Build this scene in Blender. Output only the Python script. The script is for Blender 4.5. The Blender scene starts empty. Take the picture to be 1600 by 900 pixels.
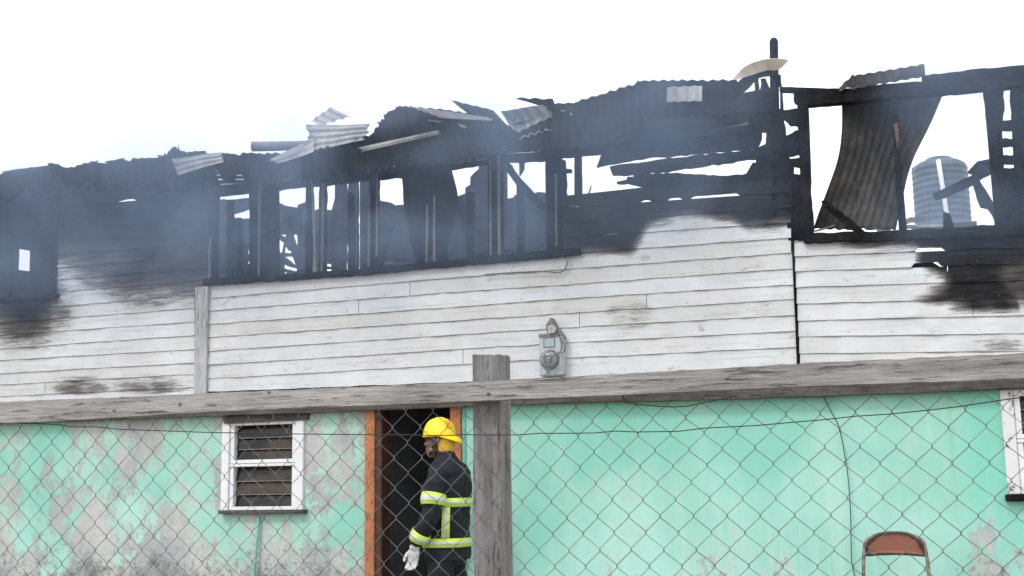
import bpy, bmesh, math, random
from mathutils import Vector, Matrix, noise
random.seed(7)
R = math.radians
sc = bpy.context.scene
col = sc.collection

# ------------------------------------------------------------------ camera
CAM = Vector((0.0, -9.22, 1.30))
F, CX, CY = 1900.0, 800.0, 450.0
pitch = math.atan(310 / F)
hd = R(109.7)
f0 = Vector((math.cos(hd), math.sin(hd), 0))
r0 = Vector((math.sin(hd), -math.cos(hd), 0))
fw = (f0 * math.cos(pitch) + Vector((0, 0, math.sin(pitch)))).normalized()
u0 = r0.cross(fw).normalized()
th = R(0.9)
rc = (r0 * math.cos(th) - u0 * math.sin(th)).normalized()
uc = (r0 * math.sin(th) + u0 * math.cos(th)).normalized()
cam = bpy.data.cameras.new('camera')
cam.sensor_width = 36
cam.lens = 36 * F / 1600
cam.clip_end = 2000
co = bpy.data.objects.new('camera', cam)
col.objects.link(co)
m3 = Matrix((rc, uc, -fw)).transposed()
co.matrix_world = Matrix.Translation(CAM) @ m3.to_4x4()
sc.camera = co

def P(px, py, Y=0.0):
    d = fw + rc * ((px - CX) / F) - uc * ((py - CY) / F)
    t = (Y - CAM.y) / d.y
    return CAM + d * t

# ------------------------------------------------------------------ world, sun, exposure
w = bpy.data.worlds.new('World'); sc.world = w; w.use_nodes = True
nt = w.node_tree; N = nt.nodes; L = nt.links
bg = N['Background']
sky = N.new('ShaderNodeTexSky'); sky.sky_type = 'NISHITA'; sky.sun_disc = False
sky.sun_elevation = R(50); sky.sun_rotation = R(205)
mx = N.new('ShaderNodeMix'); mx.data_type = 'RGBA'; mx.inputs[0].default_value = 0.93
mx.inputs[7].default_value = (9.6, 9.9, 10.3, 1)      # even cloud cover
L.new(sky.outputs[0], mx.inputs[6]); L.new(mx.outputs[2], bg.inputs[0])
bg.inputs[1].default_value = 0.10
sun = bpy.data.lights.new('sun', 'SUN'); sun.energy = 0.9; sun.angle = R(12); sun.color = (1, .97, .93)
so = bpy.data.objects.new('sun', sun); col.objects.link(so)
so.rotation_euler = Vector((0.42, 0.9, -1.15)).to_track_quat('-Z', 'Y').to_euler()
sc.view_settings.view_transform = 'Standard'; sc.view_settings.look = 'None'
sc.view_settings.gamma = 1; sc.view_settings.exposure = 0.72
sc.cycles.volume_step_rate = 1.0
sc.cycles.volume_bounces = 1

# ------------------------------------------------------------------ materials
class NB:
    def __init__(s, name):
        s.m = bpy.data.materials.new(name); s.m.use_nodes = True
        s.t = s.m.node_tree; s.n = s.t.nodes; s.l = s.t.links
        s.b = s.n['Principled BSDF']
        s.tc = s.n.new('ShaderNodeTexCoord').outputs['Object']
    def map(s, scale=(1, 1, 1), rot=(0, 0, 0), loc=(0, 0, 0)):
        m = s.n.new('ShaderNodeMapping'); m.inputs['Scale'].default_value = scale
        m.inputs['Rotation'].default_value = rot; m.inputs['Location'].default_value = loc
        s.l.new(s.tc, m.inputs[0]); return m.outputs[0]
    def noise(s, scale, detail=4, rough=.6, vec=None, dist=0):
        n = s.n.new('ShaderNodeTexNoise'); n.inputs['Scale'].default_value = scale
        n.inputs['Detail'].default_value = detail; n.inputs['Roughness'].default_value = rough
        n.inputs['Distortion'].default_value = dist
        s.l.new(vec if vec is not None else s.tc, n.inputs['Vector']); return n.outputs[0]
    def ramp(s, fac, stops):
        r = s.n.new('ShaderNodeMapRange'); r.interpolation_type = 'SMOOTHSTEP'
        r.inputs[1].default_value = stops[0]; r.inputs[2].default_value = stops[1]
        s.l.new(fac, r.inputs[0]); return r.outputs[0]
    def math(s, op, a, b=None, clamp=False):
        n = s.n.new('ShaderNodeMath'); n.operation = op; n.use_clamp = clamp
        for i, v in enumerate((a, b)):
            if v is None: continue
            if hasattr(v, 'is_linked'): s.l.new(v, n.inputs[i])
            else: n.inputs[i].default_value = v
        return n.outputs[0]
    def mix(s, fac, a, b):
        n = s.n.new('ShaderNodeMix'); n.data_type = 'RGBA'
        for i, v in ((0, fac), (6, a), (7, b)):
            if hasattr(v, 'is_linked'): s.l.new(v, n.inputs[i])
            elif i == 0: n.inputs[0].default_value = v
            else: n.inputs[i].default_value = (*v, 1)
        return n.outputs[2]
    def attr(s, name):
        a = s.n.new('ShaderNodeAttribute'); a.attribute_name = name; return a.outputs['Fac']
    def xyz(s):
        n = s.n.new('ShaderNodeSeparateXYZ'); s.l.new(s.tc, n.inputs[0]); return n.outputs
    def done(s, c, rough=.7, metal=0, bump=None, bd=.01, bs=.5, spec=.5):
        s.b.inputs['Specular IOR Level'].default_value = spec
        if hasattr(c, 'is_linked'): s.l.new(c, s.b.inputs['Base Color'])
        else: s.b.inputs['Base Color'].default_value = (*c, 1)
        if hasattr(rough, 'is_linked'): s.l.new(rough, s.b.inputs['Roughness'])
        else: s.b.inputs['Roughness'].default_value = rough
        s.b.inputs['Metallic'].default_value = metal
        if bump is not None:
            bn = s.n.new('ShaderNodeBump'); bn.inputs['Distance'].default_value = bd
            bn.inputs['Strength'].default_value = bs
            s.l.new(bump, bn.inputs['Height']); s.l.new(bn.outputs[0], s.b.inputs['Normal'])
        return s.m

def simple(name, c1, c2, sc_=8, stretch=(1, 1, 1), rough=.7, metal=0, bd=.004, lo=.35, hi=.65, detail=5, coat=0):
    b = NB(name); v = b.map(stretch); n = b.noise(sc_, detail, .65, v)
    m = b.done(b.mix(b.ramp(n, (lo, hi)), c1, c2), rough, metal, n, bd)
    if coat: b.b.inputs['Coat Weight'].default_value = coat
    return m

def mat_siding():
    b = NB('painted_siding')
    st = b.noise(3.0, 6, .7, b.map((.35, 1, 9)))
    bl = b.noise(1.3, 4, .6)
    fine = b.noise(30, 4, .7, b.map((.3, 1, 1.6)))
    base = b.mix(b.ramp(bl, (.35, .7)), (.60, .615, .63), (.72, .74, .755))
    base = b.mix(b.math('MULTIPLY', b.ramp(st, (.48, .76)), .5), base, (.34, .325, .30))
    pat = b.noise(5.5, 7, .75, b.map((.6, 1, 1.2)), .4)
    base = b.mix(b.math('MULTIPLY', b.ramp(pat, (.585, .70)), .62), base, (.24, .215, .19))
    flake = b.noise(11, 8, .82, b.map((.45, 1, 2.2)), .6)
    base = b.mix(b.math('MULTIPLY', b.ramp(flake, (.61, .66)), .6), base, (.27, .255, .24))
    base = b.mix(b.math('MULTIPLY', b.ramp(b.noise(2.3, 8, .8, b.map((.8, 1, 1.5), loc=(3, 0, 1))), (.5, .75)), .5), base, (.44, .425, .40))
    tint = b.attr('tint')
    base = b.mix(b.math('MULTIPLY', tint, .30), base, (.52, .47, .40))
    # grime by lap and drip edge, also painting the shade line between boards
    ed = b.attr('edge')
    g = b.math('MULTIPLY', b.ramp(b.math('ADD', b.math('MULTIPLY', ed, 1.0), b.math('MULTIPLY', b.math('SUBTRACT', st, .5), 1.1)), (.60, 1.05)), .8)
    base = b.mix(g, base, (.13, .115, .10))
    s = b.attr('soot_shade')
    bell = b.math('MULTIPLY', b.ramp(s, (.0, .30)), b.math('SUBTRACT', 1.15, s))
    nn = b.math('ADD', b.math('MULTIPLY', b.math('SUBTRACT', b.noise(2.0, 9, .74, b.map((.35, 1, 3.4))), .5), 1.5), b.math('MULTIPLY', b.math('SUBTRACT', b.noise(14, 7, .82, b.map((.25, 1, 2.2))), .5), 2.0))
    k = b.math('ADD', s, b.math('MULTIPLY', nn, bell), True)
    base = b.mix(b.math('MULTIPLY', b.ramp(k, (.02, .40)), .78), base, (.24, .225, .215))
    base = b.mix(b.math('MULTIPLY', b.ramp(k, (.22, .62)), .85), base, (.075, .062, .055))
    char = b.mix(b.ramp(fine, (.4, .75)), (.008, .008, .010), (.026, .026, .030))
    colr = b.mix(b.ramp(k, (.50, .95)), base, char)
    b.b.inputs['Specular IOR Level'].default_value = .2
    h = b.math('ADD', fine, b.math('MULTIPLY', flake, -.8))
    return b.done(colr, .7, 0, h, .004, .6, .2)
def mat_char():
    b = NB('charred_wood')
    v = b.n.new('ShaderNodeTexVoronoi'); v.feature = 'DISTANCE_TO_EDGE'; v.inputs['Scale'].default_value = 22
    b.l.new(b.map((1, 1, 1.4)), v.inputs[0])
    n = b.noise(5, 6, .7)
    c = b.mix(b.ramp(n, (.35, .75)), (.007, .007, .008), (.026, .026, .028))
    ash = b.noise(9, 6, .75, None, .5)
    c = b.mix(b.math('MULTIPLY', b.ramp(ash, (.62, .72)), .5), c, (.10, .098, .096))
    return b.done(c, .9, 0, b.math('ADD', v.outputs[0], b.math('MULTIPLY', n, .6)), .014, .9, .08)
def mat_tin(name, c1, c2, rust, rustamt=.5, rough=.5, metal=.35, charamt=.0):
    b = NB(name)
    n = b.noise(2.2, 6, .7); st = b.noise(2.6, 6, .7, b.map((5, 5, .6)))
    c = b.mix(b.ramp(n, (.35, .68)), c1, c2)
    c = b.mix(b.math('MULTIPLY', b.ramp(st, (.48, .7)), rustamt), c, rust)
    if charamt:
        c = b.mix(b.math('MULTIPLY', b.ramp(b.noise(1.7, 5, .7, None, .6), (.42, .62)), charamt), c, (.025, .024, .024))
    return b.done(c, rough, metal, st, .004, .4, .5 if c1[0] > .1 else .12)
def mat_green(name='green_plaster'):
    b = NB(name)
    x, y, z = b.xyz()
    big = b.noise(1.1, 3, .5); med = b.noise(1.7, 9, .74, b.map((1.25, 1, .85)), .25); fin = b.noise(17, 7, .75)
    str_ = b.noise(2.6, 5, .7, b.map((3.5, 1, .45)))
    green = b.mix(b.ramp(big, (.35, .65)), (.30, .60, .49), (.39, .69, .585))
    green = b.mix(b.math('MULTIPLY', b.ramp(str_, (.45, .7)), .5), green, (.47, .70, .62))
    # deeper, newer paint band near the right window
    xb = b.math('MULTIPLY', b.ramp(b.math('ADD', x, b.math('MULTIPLY', med, .5)), (P(1470, 700, .12).x + .25, P(1530, 700, .12).x + .25)), .6)
    green = b.mix(xb, green, (.17, .60, .47))
    # left third has shed most of its paint
    lx = b.ramp(b.math('ADD', x, b.math('MULTIPLY', big, .3)), (-3.05, -3.25))
    lx2 = b.ramp(b.math('MULTIPLY', x, -1.0), (4.1, 4.5))
    left = b.ramp(b.math('MULTIPLY', x, -1.0), (-P(730, 760, .12).x, -P(715, 760, .12).x))
    low = b.ramp(b.math('MULTIPLY', z, -1.0), (-1.15, -.35))
    peel = b.math('ADD', med, b.math('MULTIPLY', left, .105))
    peel = b.math('ADD', peel, b.math('MULTIPLY', low, .10))
    peel = b.math('SUBTRACT', peel, b.math('MULTIPLY', b.math('SUBTRACT', 1.0, left), .05))
    pq = P(1550, 850, .12)
    dxn = b.math('MULTIPLY', b.math('ABSOLUTE', b.math('SUBTRACT', x, pq.x)), 2.6); dzn = b.math('MULTIPLY', b.math('ABSOLUTE', b.math('SUBTRACT', z, pq.z)), 1.9)
    spot = b.math('SUBTRACT', 1.0, b.math('SQRT', b.math('ADD', b.math('MULTIPLY', dxn, dxn), b.math('MULTIPLY', dzn, dzn))), True)
    peel = b.math('ADD', peel, b.math('MULTIPLY', spot, .17))
    peel = b.math('ADD', peel, b.math('MULTIPLY', b.math('SUBTRACT', fin, .5), .16))
    pm = b.ramp(peel, (.585, .645))
    fade = b.ramp(peel, (.49, .60))
    green = b.mix(b.math('MULTIPLY', fade, .55), green, (.46, .58, .53))
    dr = b.noise(6, 4, .7, b.map((9, 1, 1.6)))
    green = b.mix(b.math('MULTIPLY', b.ramp(dr, (.69, .74)), .55), green, (.10, .22, .18))
    bl2 = b.noise(.8, 4, .6, b.map((1, 1, .7), loc=(4, 0, 2)))
    green = b.mix(b.math('MULTIPLY', b.ramp(bl2, (.46, .64)), .7), green, (.19, .55, .42))
    pk = b.noise(1.9, 7, .75, b.map((1.3, 1, .6)))
    pl = b.mix(b.ramp(pk, (.4, .62)), (.35, .355, .36), (.53, .505, .49))
    pl = b.mix(b.math('MULTIPLY', b.ramp(fin, (.5, .72)), .55), pl, (.30, .28, .27))
    pl = b.mix(b.math('MULTIPLY', b.ramp(b.math('ADD', fin, b.math('MULTIPLY', low, .16)), (.6, .72)), .8), pl, (.15, .14, .13))
    c = b.mix(b.math('MULTIPLY', pm, .88), green, pl)
    # mould creeping up from the ground
    mo = b.math('ADD', b.noise(2.1, 10, .8, None, .3), b.math('MULTIPLY', low, .19))
    mo = b.math('ADD', mo, b.math('MULTIPLY', b.math('SUBTRACT', left, .6), .08))
    c = b.mix(b.math('MULTIPLY', b.ramp(mo, (.63, .80)), .78), c, (.09, .09, .085))
    # green run stains
    rs = b.noise(1.0, 3, .6, b.map((4.5, 1, .18), loc=(1.7, 0, 0)))
    c = b.mix(b.math('MULTIPLY', b.ramp(rs, (.62, .72)), .3), c, (.22, .50, .30))
    h = b.math('SUBTRACT', fin, b.math('MULTIPLY', pm, .8))
    return b.done(c, .75, 0, h, .004, .5)
def mat_grey_wood(name, s, c1, c2, crack=(.07, .06, .055)):
    b = NB(name)
    g = b.noise(6, 8, .75, b.map(s)); g2 = b.noise(22, 6, .7, b.map(s)); bl = b.noise(1.6, 4, .6)
    c = b.mix(b.ramp(g, (.32, .7)), c1, c2)
    c = b.mix(b.math('MULTIPLY', b.ramp(bl, (.45, .7)), .4), c, tuple(v * .62 for v in c1))
    c = b.mix(b.math('MULTIPLY', b.ramp(g2, (.53, .64)), .75), c, crack)
    kn = b.noise(3.1, 3, .5, b.map(tuple(max(v, .5) if v < 1 else v * .35 for v in s)))
    c = b.mix(b.math('MULTIPLY', b.ramp(kn, (.68, .74)), .6), c, crack)
    return b.done(c, .9, 0, b.math('ADD', g2, b.math('MULTIPLY', g, .7)), .010, 1.0, .25)

M = {}
M['siding'] = mat_siding()
M['char'] = mat_char()
M['tin_dark'] = mat_tin('burnt_tin', (.008, .008, .010), (.022, .022, .025), (.022, .018, .016), .4, .75, .0, .5)
M['tin_brown'] = mat_tin('rusted_tin', (.045, .043, .042), (.135, .131, .127), (.040, .029, .025), .8, .7, .1, .75)
M['tin_light'] = mat_tin('ashen_tin', (.33, .33, .335), (.52, .51, .50), (.20, .17, .15), .65, .5, .2, .45)
M['tin_cream'] = mat_tin('cream_tin', (.75, .70, .60), (.62, .50, .38), (.45, .30, .18), .4, .5, .1)
M['tin_mid'] = mat_tin('grey_tin', (.13, .13, .13), (.25, .245, .24), (.12, .10, .085), .6, .55, .25, .45)
M['green'] = mat_green()
M['rail'] = mat_grey_wood('weathered_rail_wood', (.28, 1, 3.2), (.24, .228, .22), (.46, .44, .425), (.045, .04, .038))
M['post'] = mat_grey_wood('weathered_post_wood', (3, 3, .28), (.16, .155, .155), (.31, .30, .297), (.03, .027, .025))
M['trim'] = mat_grey_wood('peeling_trim_wood', (3, 3, .3), (.40, .40, .40), (.58, .59, .60))
M['pale'] = mat_grey_wood('scorched_batten_wood', (3, 3, .3), (.13, .125, .115), (.25, .235, .215))
M['dark_wood'] = mat_grey_wood('dark_old_wood', (.3, 1, 3), (.075, .068, .062), (.15, .135, .125), (.02, .02, .02))
M['orange'] = mat_grey_wood('orange_door_paint', (2, 2, .5), (.50, .19, .085), (.58, .25, .12), (.10, .05, .03))
M['orange_char'] = simple('scorched_orange_wood', (.04, .022, .016), (.22, .09, .05), 18, stretch=(1, 1, .5))
M['brown_dk'] = simple('brown_door_paint', (.045, .018, .012), (.09, .035, .022), 12)
M['room'] = simple('dark_room_plaster', (.22, .235, .26), (.30, .32, .35), 2.5)
M['white'] = simple('white_window_paint', (.74, .74, .75), (.82, .82, .83), 14, rough=.4, lo=.3, hi=.8)
M['white_old'] = NB('flaking_window_paint')
_b = M['white_old']; _n = _b.noise(9, 7, .8, _b.map((1, 1, .6)))
M['white_old'] = _b.done(_b.mix(_b.ramp(_n, (.56, .62)), (.70, .70, .70), (.06, .05, .05)), .6, 0, _n, .004)
M['steel'] = simple('galvanised_wire', (.085, .09, .088), (.20, .195, .19), 20, rough=.55, metal=.2, bd=.0005)
M['rubber'] = simple('black_cable', (.012, .012, .013), (.03, .03, .03), 30, rough=.6, bd=.0005)
M['meter'] = simple('grey_meter_paint', (.38, .44, .47), (.47, .53, .56), 9, rough=.5)
M['dull'] = simple('dull_grey_metal', (.13, .13, .13), (.24, .23, .22), 40, rough=.6, metal=.3)
M['tank'] = simple('blue_grey_tank_plastic', (.075, .10, .135), (.12, .155, .20), 2.5, rough=.55)
M['tube_white'] = simple('plain_white', (.8, .82, .85), (.86, .88, .9), 5, rough=.4)
M['jacket'] = simple('navy_fire_jacket', (.004, .0045, .009), (.010, .011, .020), 9, rough=.85, bd=.010)
M['lime'] = simple('lime_reflective_tape', (.55, .78, .06), (.64, .86, .12), 25, rough=.45, bd=.001)
M['silver'] = simple('silver_reflective_tape', (.50, .56, .42), (.66, .70, .58), 25, rough=.4, bd=.001)
M['helmet'] = simple('yellow_helmet_shell', (.90, .66, .01), (.95, .74, .02), 6, rough=.42, bd=.0005, coat=.12)
M['curtain'] = simple('ochre_neck_cloth', (.62, .36, .03), (.76, .48, .06), 14, rough=.85)
M['orange_tape'] = simple('orange_helmet_tape', (.93, .38, .02), (.95, .46, .04), 20, rough=.35, bd=.0003)
M['skin'] = simple('dark_brown_skin', (.13, .065, .045), (.18, .092, .066), 18, rough=.5, bd=.001)
M['glove'] = simple('grey_work_glove', (.42, .43, .43), (.66, .66, .65), 22, rough=.85)
M['black'] = simple('black_strap', (.012, .012, .012), (.03, .03, .028), 20, rough=.6)
M['chair'] = NB('rusted_chair_paint')
_b = M['chair']; _n = _b.noise(8, 7, .75); _e = _b.attr('edge')
_k = _b.ramp(_b.math('ADD', _n, _b.math('MULTIPLY', _e, .42)), (.60, .72))
M['chair'] = _b.done(_b.mix(_k, (.25, .095, .055), (.045, .032, .028)), .6, .1, _n, .003)
M['chair_tube'] = simple('worn_chair_tube', (.10, .065, .05), (.26, .20, .17), 22, rough=.5, metal=.4)
M['teal'] = simple('teal_pipe_paint', (.13, .42, .34), (.20, .50, .42), 18, rough=.5)
M['concrete'] = simple('stained_concrete', (.20, .19, .175), (.32, .31, .29), 3)
M['ground'] = simple('sandy_ground', (.16, .13, .09), (.24, .20, .15), 1.3, rough=.95, bd=.03)
_b = NB('louvre_glass'); _n = _b.noise(3.5, 5, .7, _b.map((1, 1, 2), loc=(2, 0, 1))); M['glass'] = _b.done(_b.mix(_b.ramp(_n, (.42, .62)), (.012, .014, .017), (.12, .085, .06)), .15, spec=.3)
_b.b.inputs['Transmission Weight'].default_value = .5; _b.b.inputs['IOR'].default_value = 1.45
_b = NB('meter_glass'); M['mglass'] = _b.done((.62, .70, .72), .08)
_b.b.inputs['Transmission Weight'].default_value = .5
M['curtain_red'] = simple('brown_curtain', (.14, .055, .035), (.22, .10, .06), 5, stretch=(6, 1, 1))
M['curtain_grey'] = simple('grey_net_curtain', (.15, .14, .13), (.30, .28, .26), 4, stretch=(5, 1, 1))

# ------------------------------------------------------------------ mesh helpers
def link(o, parent=None):
    col.objects.link(o)
    if parent is not None:
        o.parent = parent
        pm = Matrix.Translation(parent.location) @ parent.rotation_euler.to_matrix().to_4x4()
        if parent.parent is not None:
            pm = parent['_w'] if False else pm
        o.matrix_parent_inverse = WM(parent).inverted()
    return o
WMS = {}
def WM(o):
    return WMS.get(o.name, Matrix.Identity(4))
def root(name, loc, label, cat, group=None, kind=None):
    o = bpy.data.objects.new(name, None); o.location = loc; col.objects.link(o)
    o.empty_display_size = .3
    WMS[o.name] = Matrix.Translation(Vector(loc))
    o['label'] = label; o['category'] = cat
    if group: o['group'] = group
    if kind: o['kind'] = kind
    return o
def tag(o, label, cat=None, group=None, kind=None):
    if label: o['label'] = label
    if cat: o['category'] = cat
    if group: o['group'] = group
    if kind: o['kind'] = kind
    return o
def fin(name, bm, mat, parent=None, label=None, smooth=False):
    me = bpy.data.meshes.new(name)
    bmesh.ops.recalc_face_normals(bm, faces=bm.faces)
    bm.to_mesh(me); bm.free()
    me.materials.append(mat)
    if smooth:
        for p in me.polygons: p.use_smooth = True
    o = bpy.data.objects.new(name, me)
    link(o, parent)
    if label: o['label'] = label
    return o
def jagged(pts, jag, step):
    if not jag: return pts
    out = []
    n = len(pts)
    for i in range(n):
        a, b = pts[i], pts[(i + 1) % n]
        d = math.hypot(b[0] - a[0], b[1] - a[1])
        k = max(1, int(d / step))
        nx, ny = -(b[1] - a[1]) / (d + 1e-6), (b[0] - a[0]) / (d + 1e-6)
        for j in range(k):
            t = j / k
            o = 0 if j == 0 else random.uniform(-jag, jag)
            out.append((a[0] + (b[0] - a[0]) * t + nx * o, a[1] + (b[1] - a[1]) * t + ny * o))
    return out
SC_ = [0]
def slab(name, pts, Y, t, mat, parent, jag=0, step=9, label=None):
    """outline (traced on the vertical plane at depth Y) given real thickness t"""
    pts = jagged(pts, jag, step)
    SC_[0] += 1; Y = Y + (SC_[0] * 7 % 11) * .0007
    bm = bmesh.new()
    f = [P(x, y, Y) for x, y in pts]
    a = [bm.verts.new(v) for v in f]
    b = [bm.verts.new(v + Vector((0, t, 0))) for v in f]
    bm.faces.new(a); bm.faces.new(list(reversed(b)))
    n = len(a)
    for i in range(n):
        bm.faces.new((a[i], b[i], b[(i + 1) % n], a[(i + 1) % n]))
    bmesh.ops.triangulate(bm, faces=[q for q in bm.faces if len(q.verts) > 4])
    return fin(name, bm, mat, parent, label)
def bar(name, a, b, wpx, Y, t, mat, parent, jag=0, label=None, w2=None):
    """a batten from pixel a to pixel b, wpx wide"""
    dx, dy = b[0] - a[0], b[1] - a[1]; d = math.hypot(dx, dy)
    nx, ny = -dy / d * wpx / 2, dx / d * wpx / 2
    k = (w2 or wpx) / wpx
    return slab(name, [(a[0] - nx, a[1] - ny), (b[0] - nx * k, b[1] - ny * k), (b[0] + nx * k, b[1] + ny * k), (a[0] + nx, a[1] + ny)], Y, t, mat, parent, jag, 8, label)
def box_bm(bm, x0, x1, y0, y1, z0, z1, bev=0):
    vs = [bm.verts.new((x, y, z)) for x in (x0, x1) for y in (y0, y1) for z in (z0, z1)]
    fs = [(0, 1, 3, 2), (4, 6, 7, 5), (0, 4, 5, 1), (2, 3, 7, 6), (0, 2, 6, 4), (1, 5, 7, 3)]
    faces = [bm.faces.new([vs[i] for i in f]) for f in fs]
    if bev:
        es = {e for f in faces for e in f.edges}
        bmesh.ops.bevel(bm, geom=list(es), offset=bev, segments=2, affect='EDGES')
def box(name, x0, x1, y0, y1, z0, z1, mat, parent=None, bev=0, label=None):
    bm = bmesh.new(); box_bm(bm, min(x0, x1), max(x0, x1), y0, y1, min(z0, z1), max(z0, z1), bev)
    return fin(name, bm, mat, parent, label)
def tube_bm(bm, pts, r, seg=6, cap=True):
    pts = [Vector(p) for p in pts]
    rr = r if isinstance(r, (list, tuple)) else [r] * len(pts)
    rings = []; up = None
    for i, p in enumerate(pts):
        d = (pts[min(i + 1, len(pts) - 1)] - pts[max(i - 1, 0)]).normalized()
        if up is None:
            up = Vector((0, 0, 1)) if abs(d.z) < .9 else Vector((0, 1, 0))
        s = d.cross(up).normalized(); up = s.cross(d).normalized()
        rings.append([bm.verts.new(p + (s * math.cos(a) + up * math.sin(a)) * rr[i]) for a in [2 * math.pi * k / seg for k in range(seg)]])
    for a, b in zip(rings, rings[1:]):
        for k in range(seg):
            bm.faces.new((a[k], a[(k + 1) % seg], b[(k + 1) % seg], b[k]))
    if cap:
        bm.faces.new(list(reversed(rings[0]))); bm.faces.new(rings[-1])
def tube(name, pts, r, mat, parent=None, seg=6, label=None):
    bm = bmesh.new(); tube_bm(bm, pts, r, seg)
    return fin(name, bm, mat, parent, label, smooth=True)
def lathe(name, prof, c, mat, parent=None, axis='z', seg=32, label=None):
    bm = bmesh.new(); rings = []
    for r, h in prof:
        ring = []
        for k in range(seg):
            a = 2 * math.pi * k / seg
            v = Vector((r * math.cos(a), r * math.sin(a), h)) if axis == 'z' else Vector((r * math.cos(a), h, r * math.sin(a)))
            ring.append(bm.verts.new(v + Vector(c)))
        rings.append(ring)
    for a, b in zip(rings, rings[1:]):
        for k in range(seg): bm.faces.new((a[k], a[(k + 1) % seg], b[(k + 1) % seg], b[k]))
    bm.faces.new(rings[0]); bm.faces.new(rings[-1])
    return fin(name, bm, mat, parent, label, smooth=True)
def smooth01(t):
    t = max(0, min(1, t)); return t * t * (3 - 2 * t)
def lerp_table(tab, x):
    if x <= tab[0][0]: return tab[0][1] + (x - tab[0][0]) * ((tab[1][1] - tab[0][1]) / (tab[1][0] - tab[0][0]))
    for (a, ya), (b, yb) in zip(tab, tab[1:]):
        if x <= b: return ya + (yb - ya) * (x - a) / (b - a)
    (a, ya), (b, yb) = tab[-2:]
    return yb + (yb - ya) * (x - b) / (b - a)
def sheet(name, rows, mat, parent, pitch=.076, amp=.009, bend=.02, seed=0, rag=.02, label=None, nv=22, ridge='v', thick=.0015, curl=0):
    """corrugated sheet: rows = [((px,py,Y) left, (px,py,Y) right), ...]; ridges run from the first row to the last
    (ridge='v') or from left to right (ridge='u')"""
    Ls = [P(*a) for a, b in rows]; Rs = [P(*b) for a, b in rows]
    def along(pts, t):
        k = t * (len(pts) - 1); i = min(int(k), len(pts) - 2); u = k - i
        if len(pts) == 2: return pts[0].lerp(pts[1], u)
        p0 = pts[max(i - 1, 0)]; p1 = pts[i]; p2 = pts[i + 1]; p3 = pts[min(i + 2, len(pts) - 1)]
        return .5 * ((2 * p1) + (p2 - p0) * u + (2 * p0 - 5 * p1 + 4 * p2 - p3) * u * u + (3 * p1 - p0 - 3 * p2 + p3) * u ** 3)
    wid = sum((a - b).length for a, b in zip(Ls, Rs)) / len(Ls)
    hgt = sum((Ls[i] - Ls[i + 1]).length for i in range(len(Ls) - 1))
    if ridge == 'v': nu = max(12, int(wid / pitch * 7)); nvv = nv
    else: nvv = max(12, int(hgt / pitch * 7)); nu = nv
    bm = bmesh.new(); grid = []
    off = Vector((seed * 3.1, seed * 1.7, seed))
    for j in range(nvv + 1):
        v = j / nvv; row = []
        for i in range(nu + 1):
            u = i / nu
            v2, u2 = v, u
            if ridge == 'v':
                e = rag * noise.noise(Vector((u * 9, seed * 2.0, 0))) * 2
                v2 = v + e * (1 - 2 * v) * abs(1 - 2 * v) * (.35 if v < .5 else 1.6)
            else:
                e = rag * noise.noise(Vector((v * 9, seed * 2.0, 5))) * 2
                u2 = u + e * (1 - 2 * u) * abs(1 - 2 * u)
            v2 = max(-.02, min(1.02, v2)); a = along(Ls, max(0, min(1, v2))); b = along(Rs, max(0, min(1, v2)))
            p = a.lerp(b, u2)
            du = (b - a).normalized(); dv = (along(Ls, min(1, v + .05)) - along(Ls, max(0, v - .05)) + along(Rs, min(1, v + .05)) - along(Rs, max(0, v - .05))).normalized()
            n = du.cross(dv); n = n.normalized() if n.length > 1e-4 else Vector((0, -1, 0))
            s = (u * wid if ridge == 'v' else v * hgt)
            p = p + n * (amp * math.sin(2 * math.pi * s / pitch))
            q = noise.noise_vector(p * 1.4 + off)
            p = p + q * bend * 1.6 + noise.noise_vector(p * 5 + off) * bend * .35
            p = p + n * curl * math.sin(math.pi * v)
            row.append(bm.verts.new(p))
        grid.append(row)
    for j in range(nvv):
        for i in range(nu):
            bm.faces.new((grid[j][i], grid[j][i + 1], grid[j + 1][i + 1], grid[j + 1][i]))
    o = fin(name, bm, mat, parent, label, smooth=True)
    md = o.modifiers.new('thickness', 'SOLIDIFY'); md.thickness = thick; md.offset = 0
    return o

# ------------------------------------------------------------------ ground
bm = bmesh.new()
NG = 60
def gz(x, y): return -.02 + .04 * noise.noise(Vector((x * .3, y * .3, 0))) if -5 < y < -1 else -.02
vs = [[bm.verts.new((x, y, gz(x, y))) for x in [-300, -60, -20] + [-14 + i * .5 for i in range(45)] + [14, 60, 300]] for y in [-300, -60, -20] + [-12 + j * .5 for j in range(50)] + [20, 60, 300]]
for j in range(len(vs) - 1):
    for i in range(len(vs[0]) - 1):
        bm.faces.new((vs[j][i], vs[j][i + 1], vs[j + 1][i + 1], vs[j + 1][i]))
g = fin('ground', bm, M['ground']); tag(g, 'sandy bare ground in front of the burnt house', kind='structure')

# ------------------------------------------------------------------ house
WX0, WX1 = P(-90, 700, .12).x, P(1720, 700, .12).x
house = root('burnt_house', ((WX0 + WX1) / 2, 1.5, 0), 'two storey house with green plastered ground floor and burnt white timber upper floor', 'house')
GY = .12
a_ = box('apron', WX0 - .3, WX1 + .3, -.95, GY - .002, -.12, .06, M['concrete'], house)
# band heights
zband_bot = lambda px: P(px, lerp_table([(0, 661), (320, 650), (560, 641), (640, 638), (900, 629), (1280, 619), (1560, 608), (1600, 606)], px), 0).z
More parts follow.
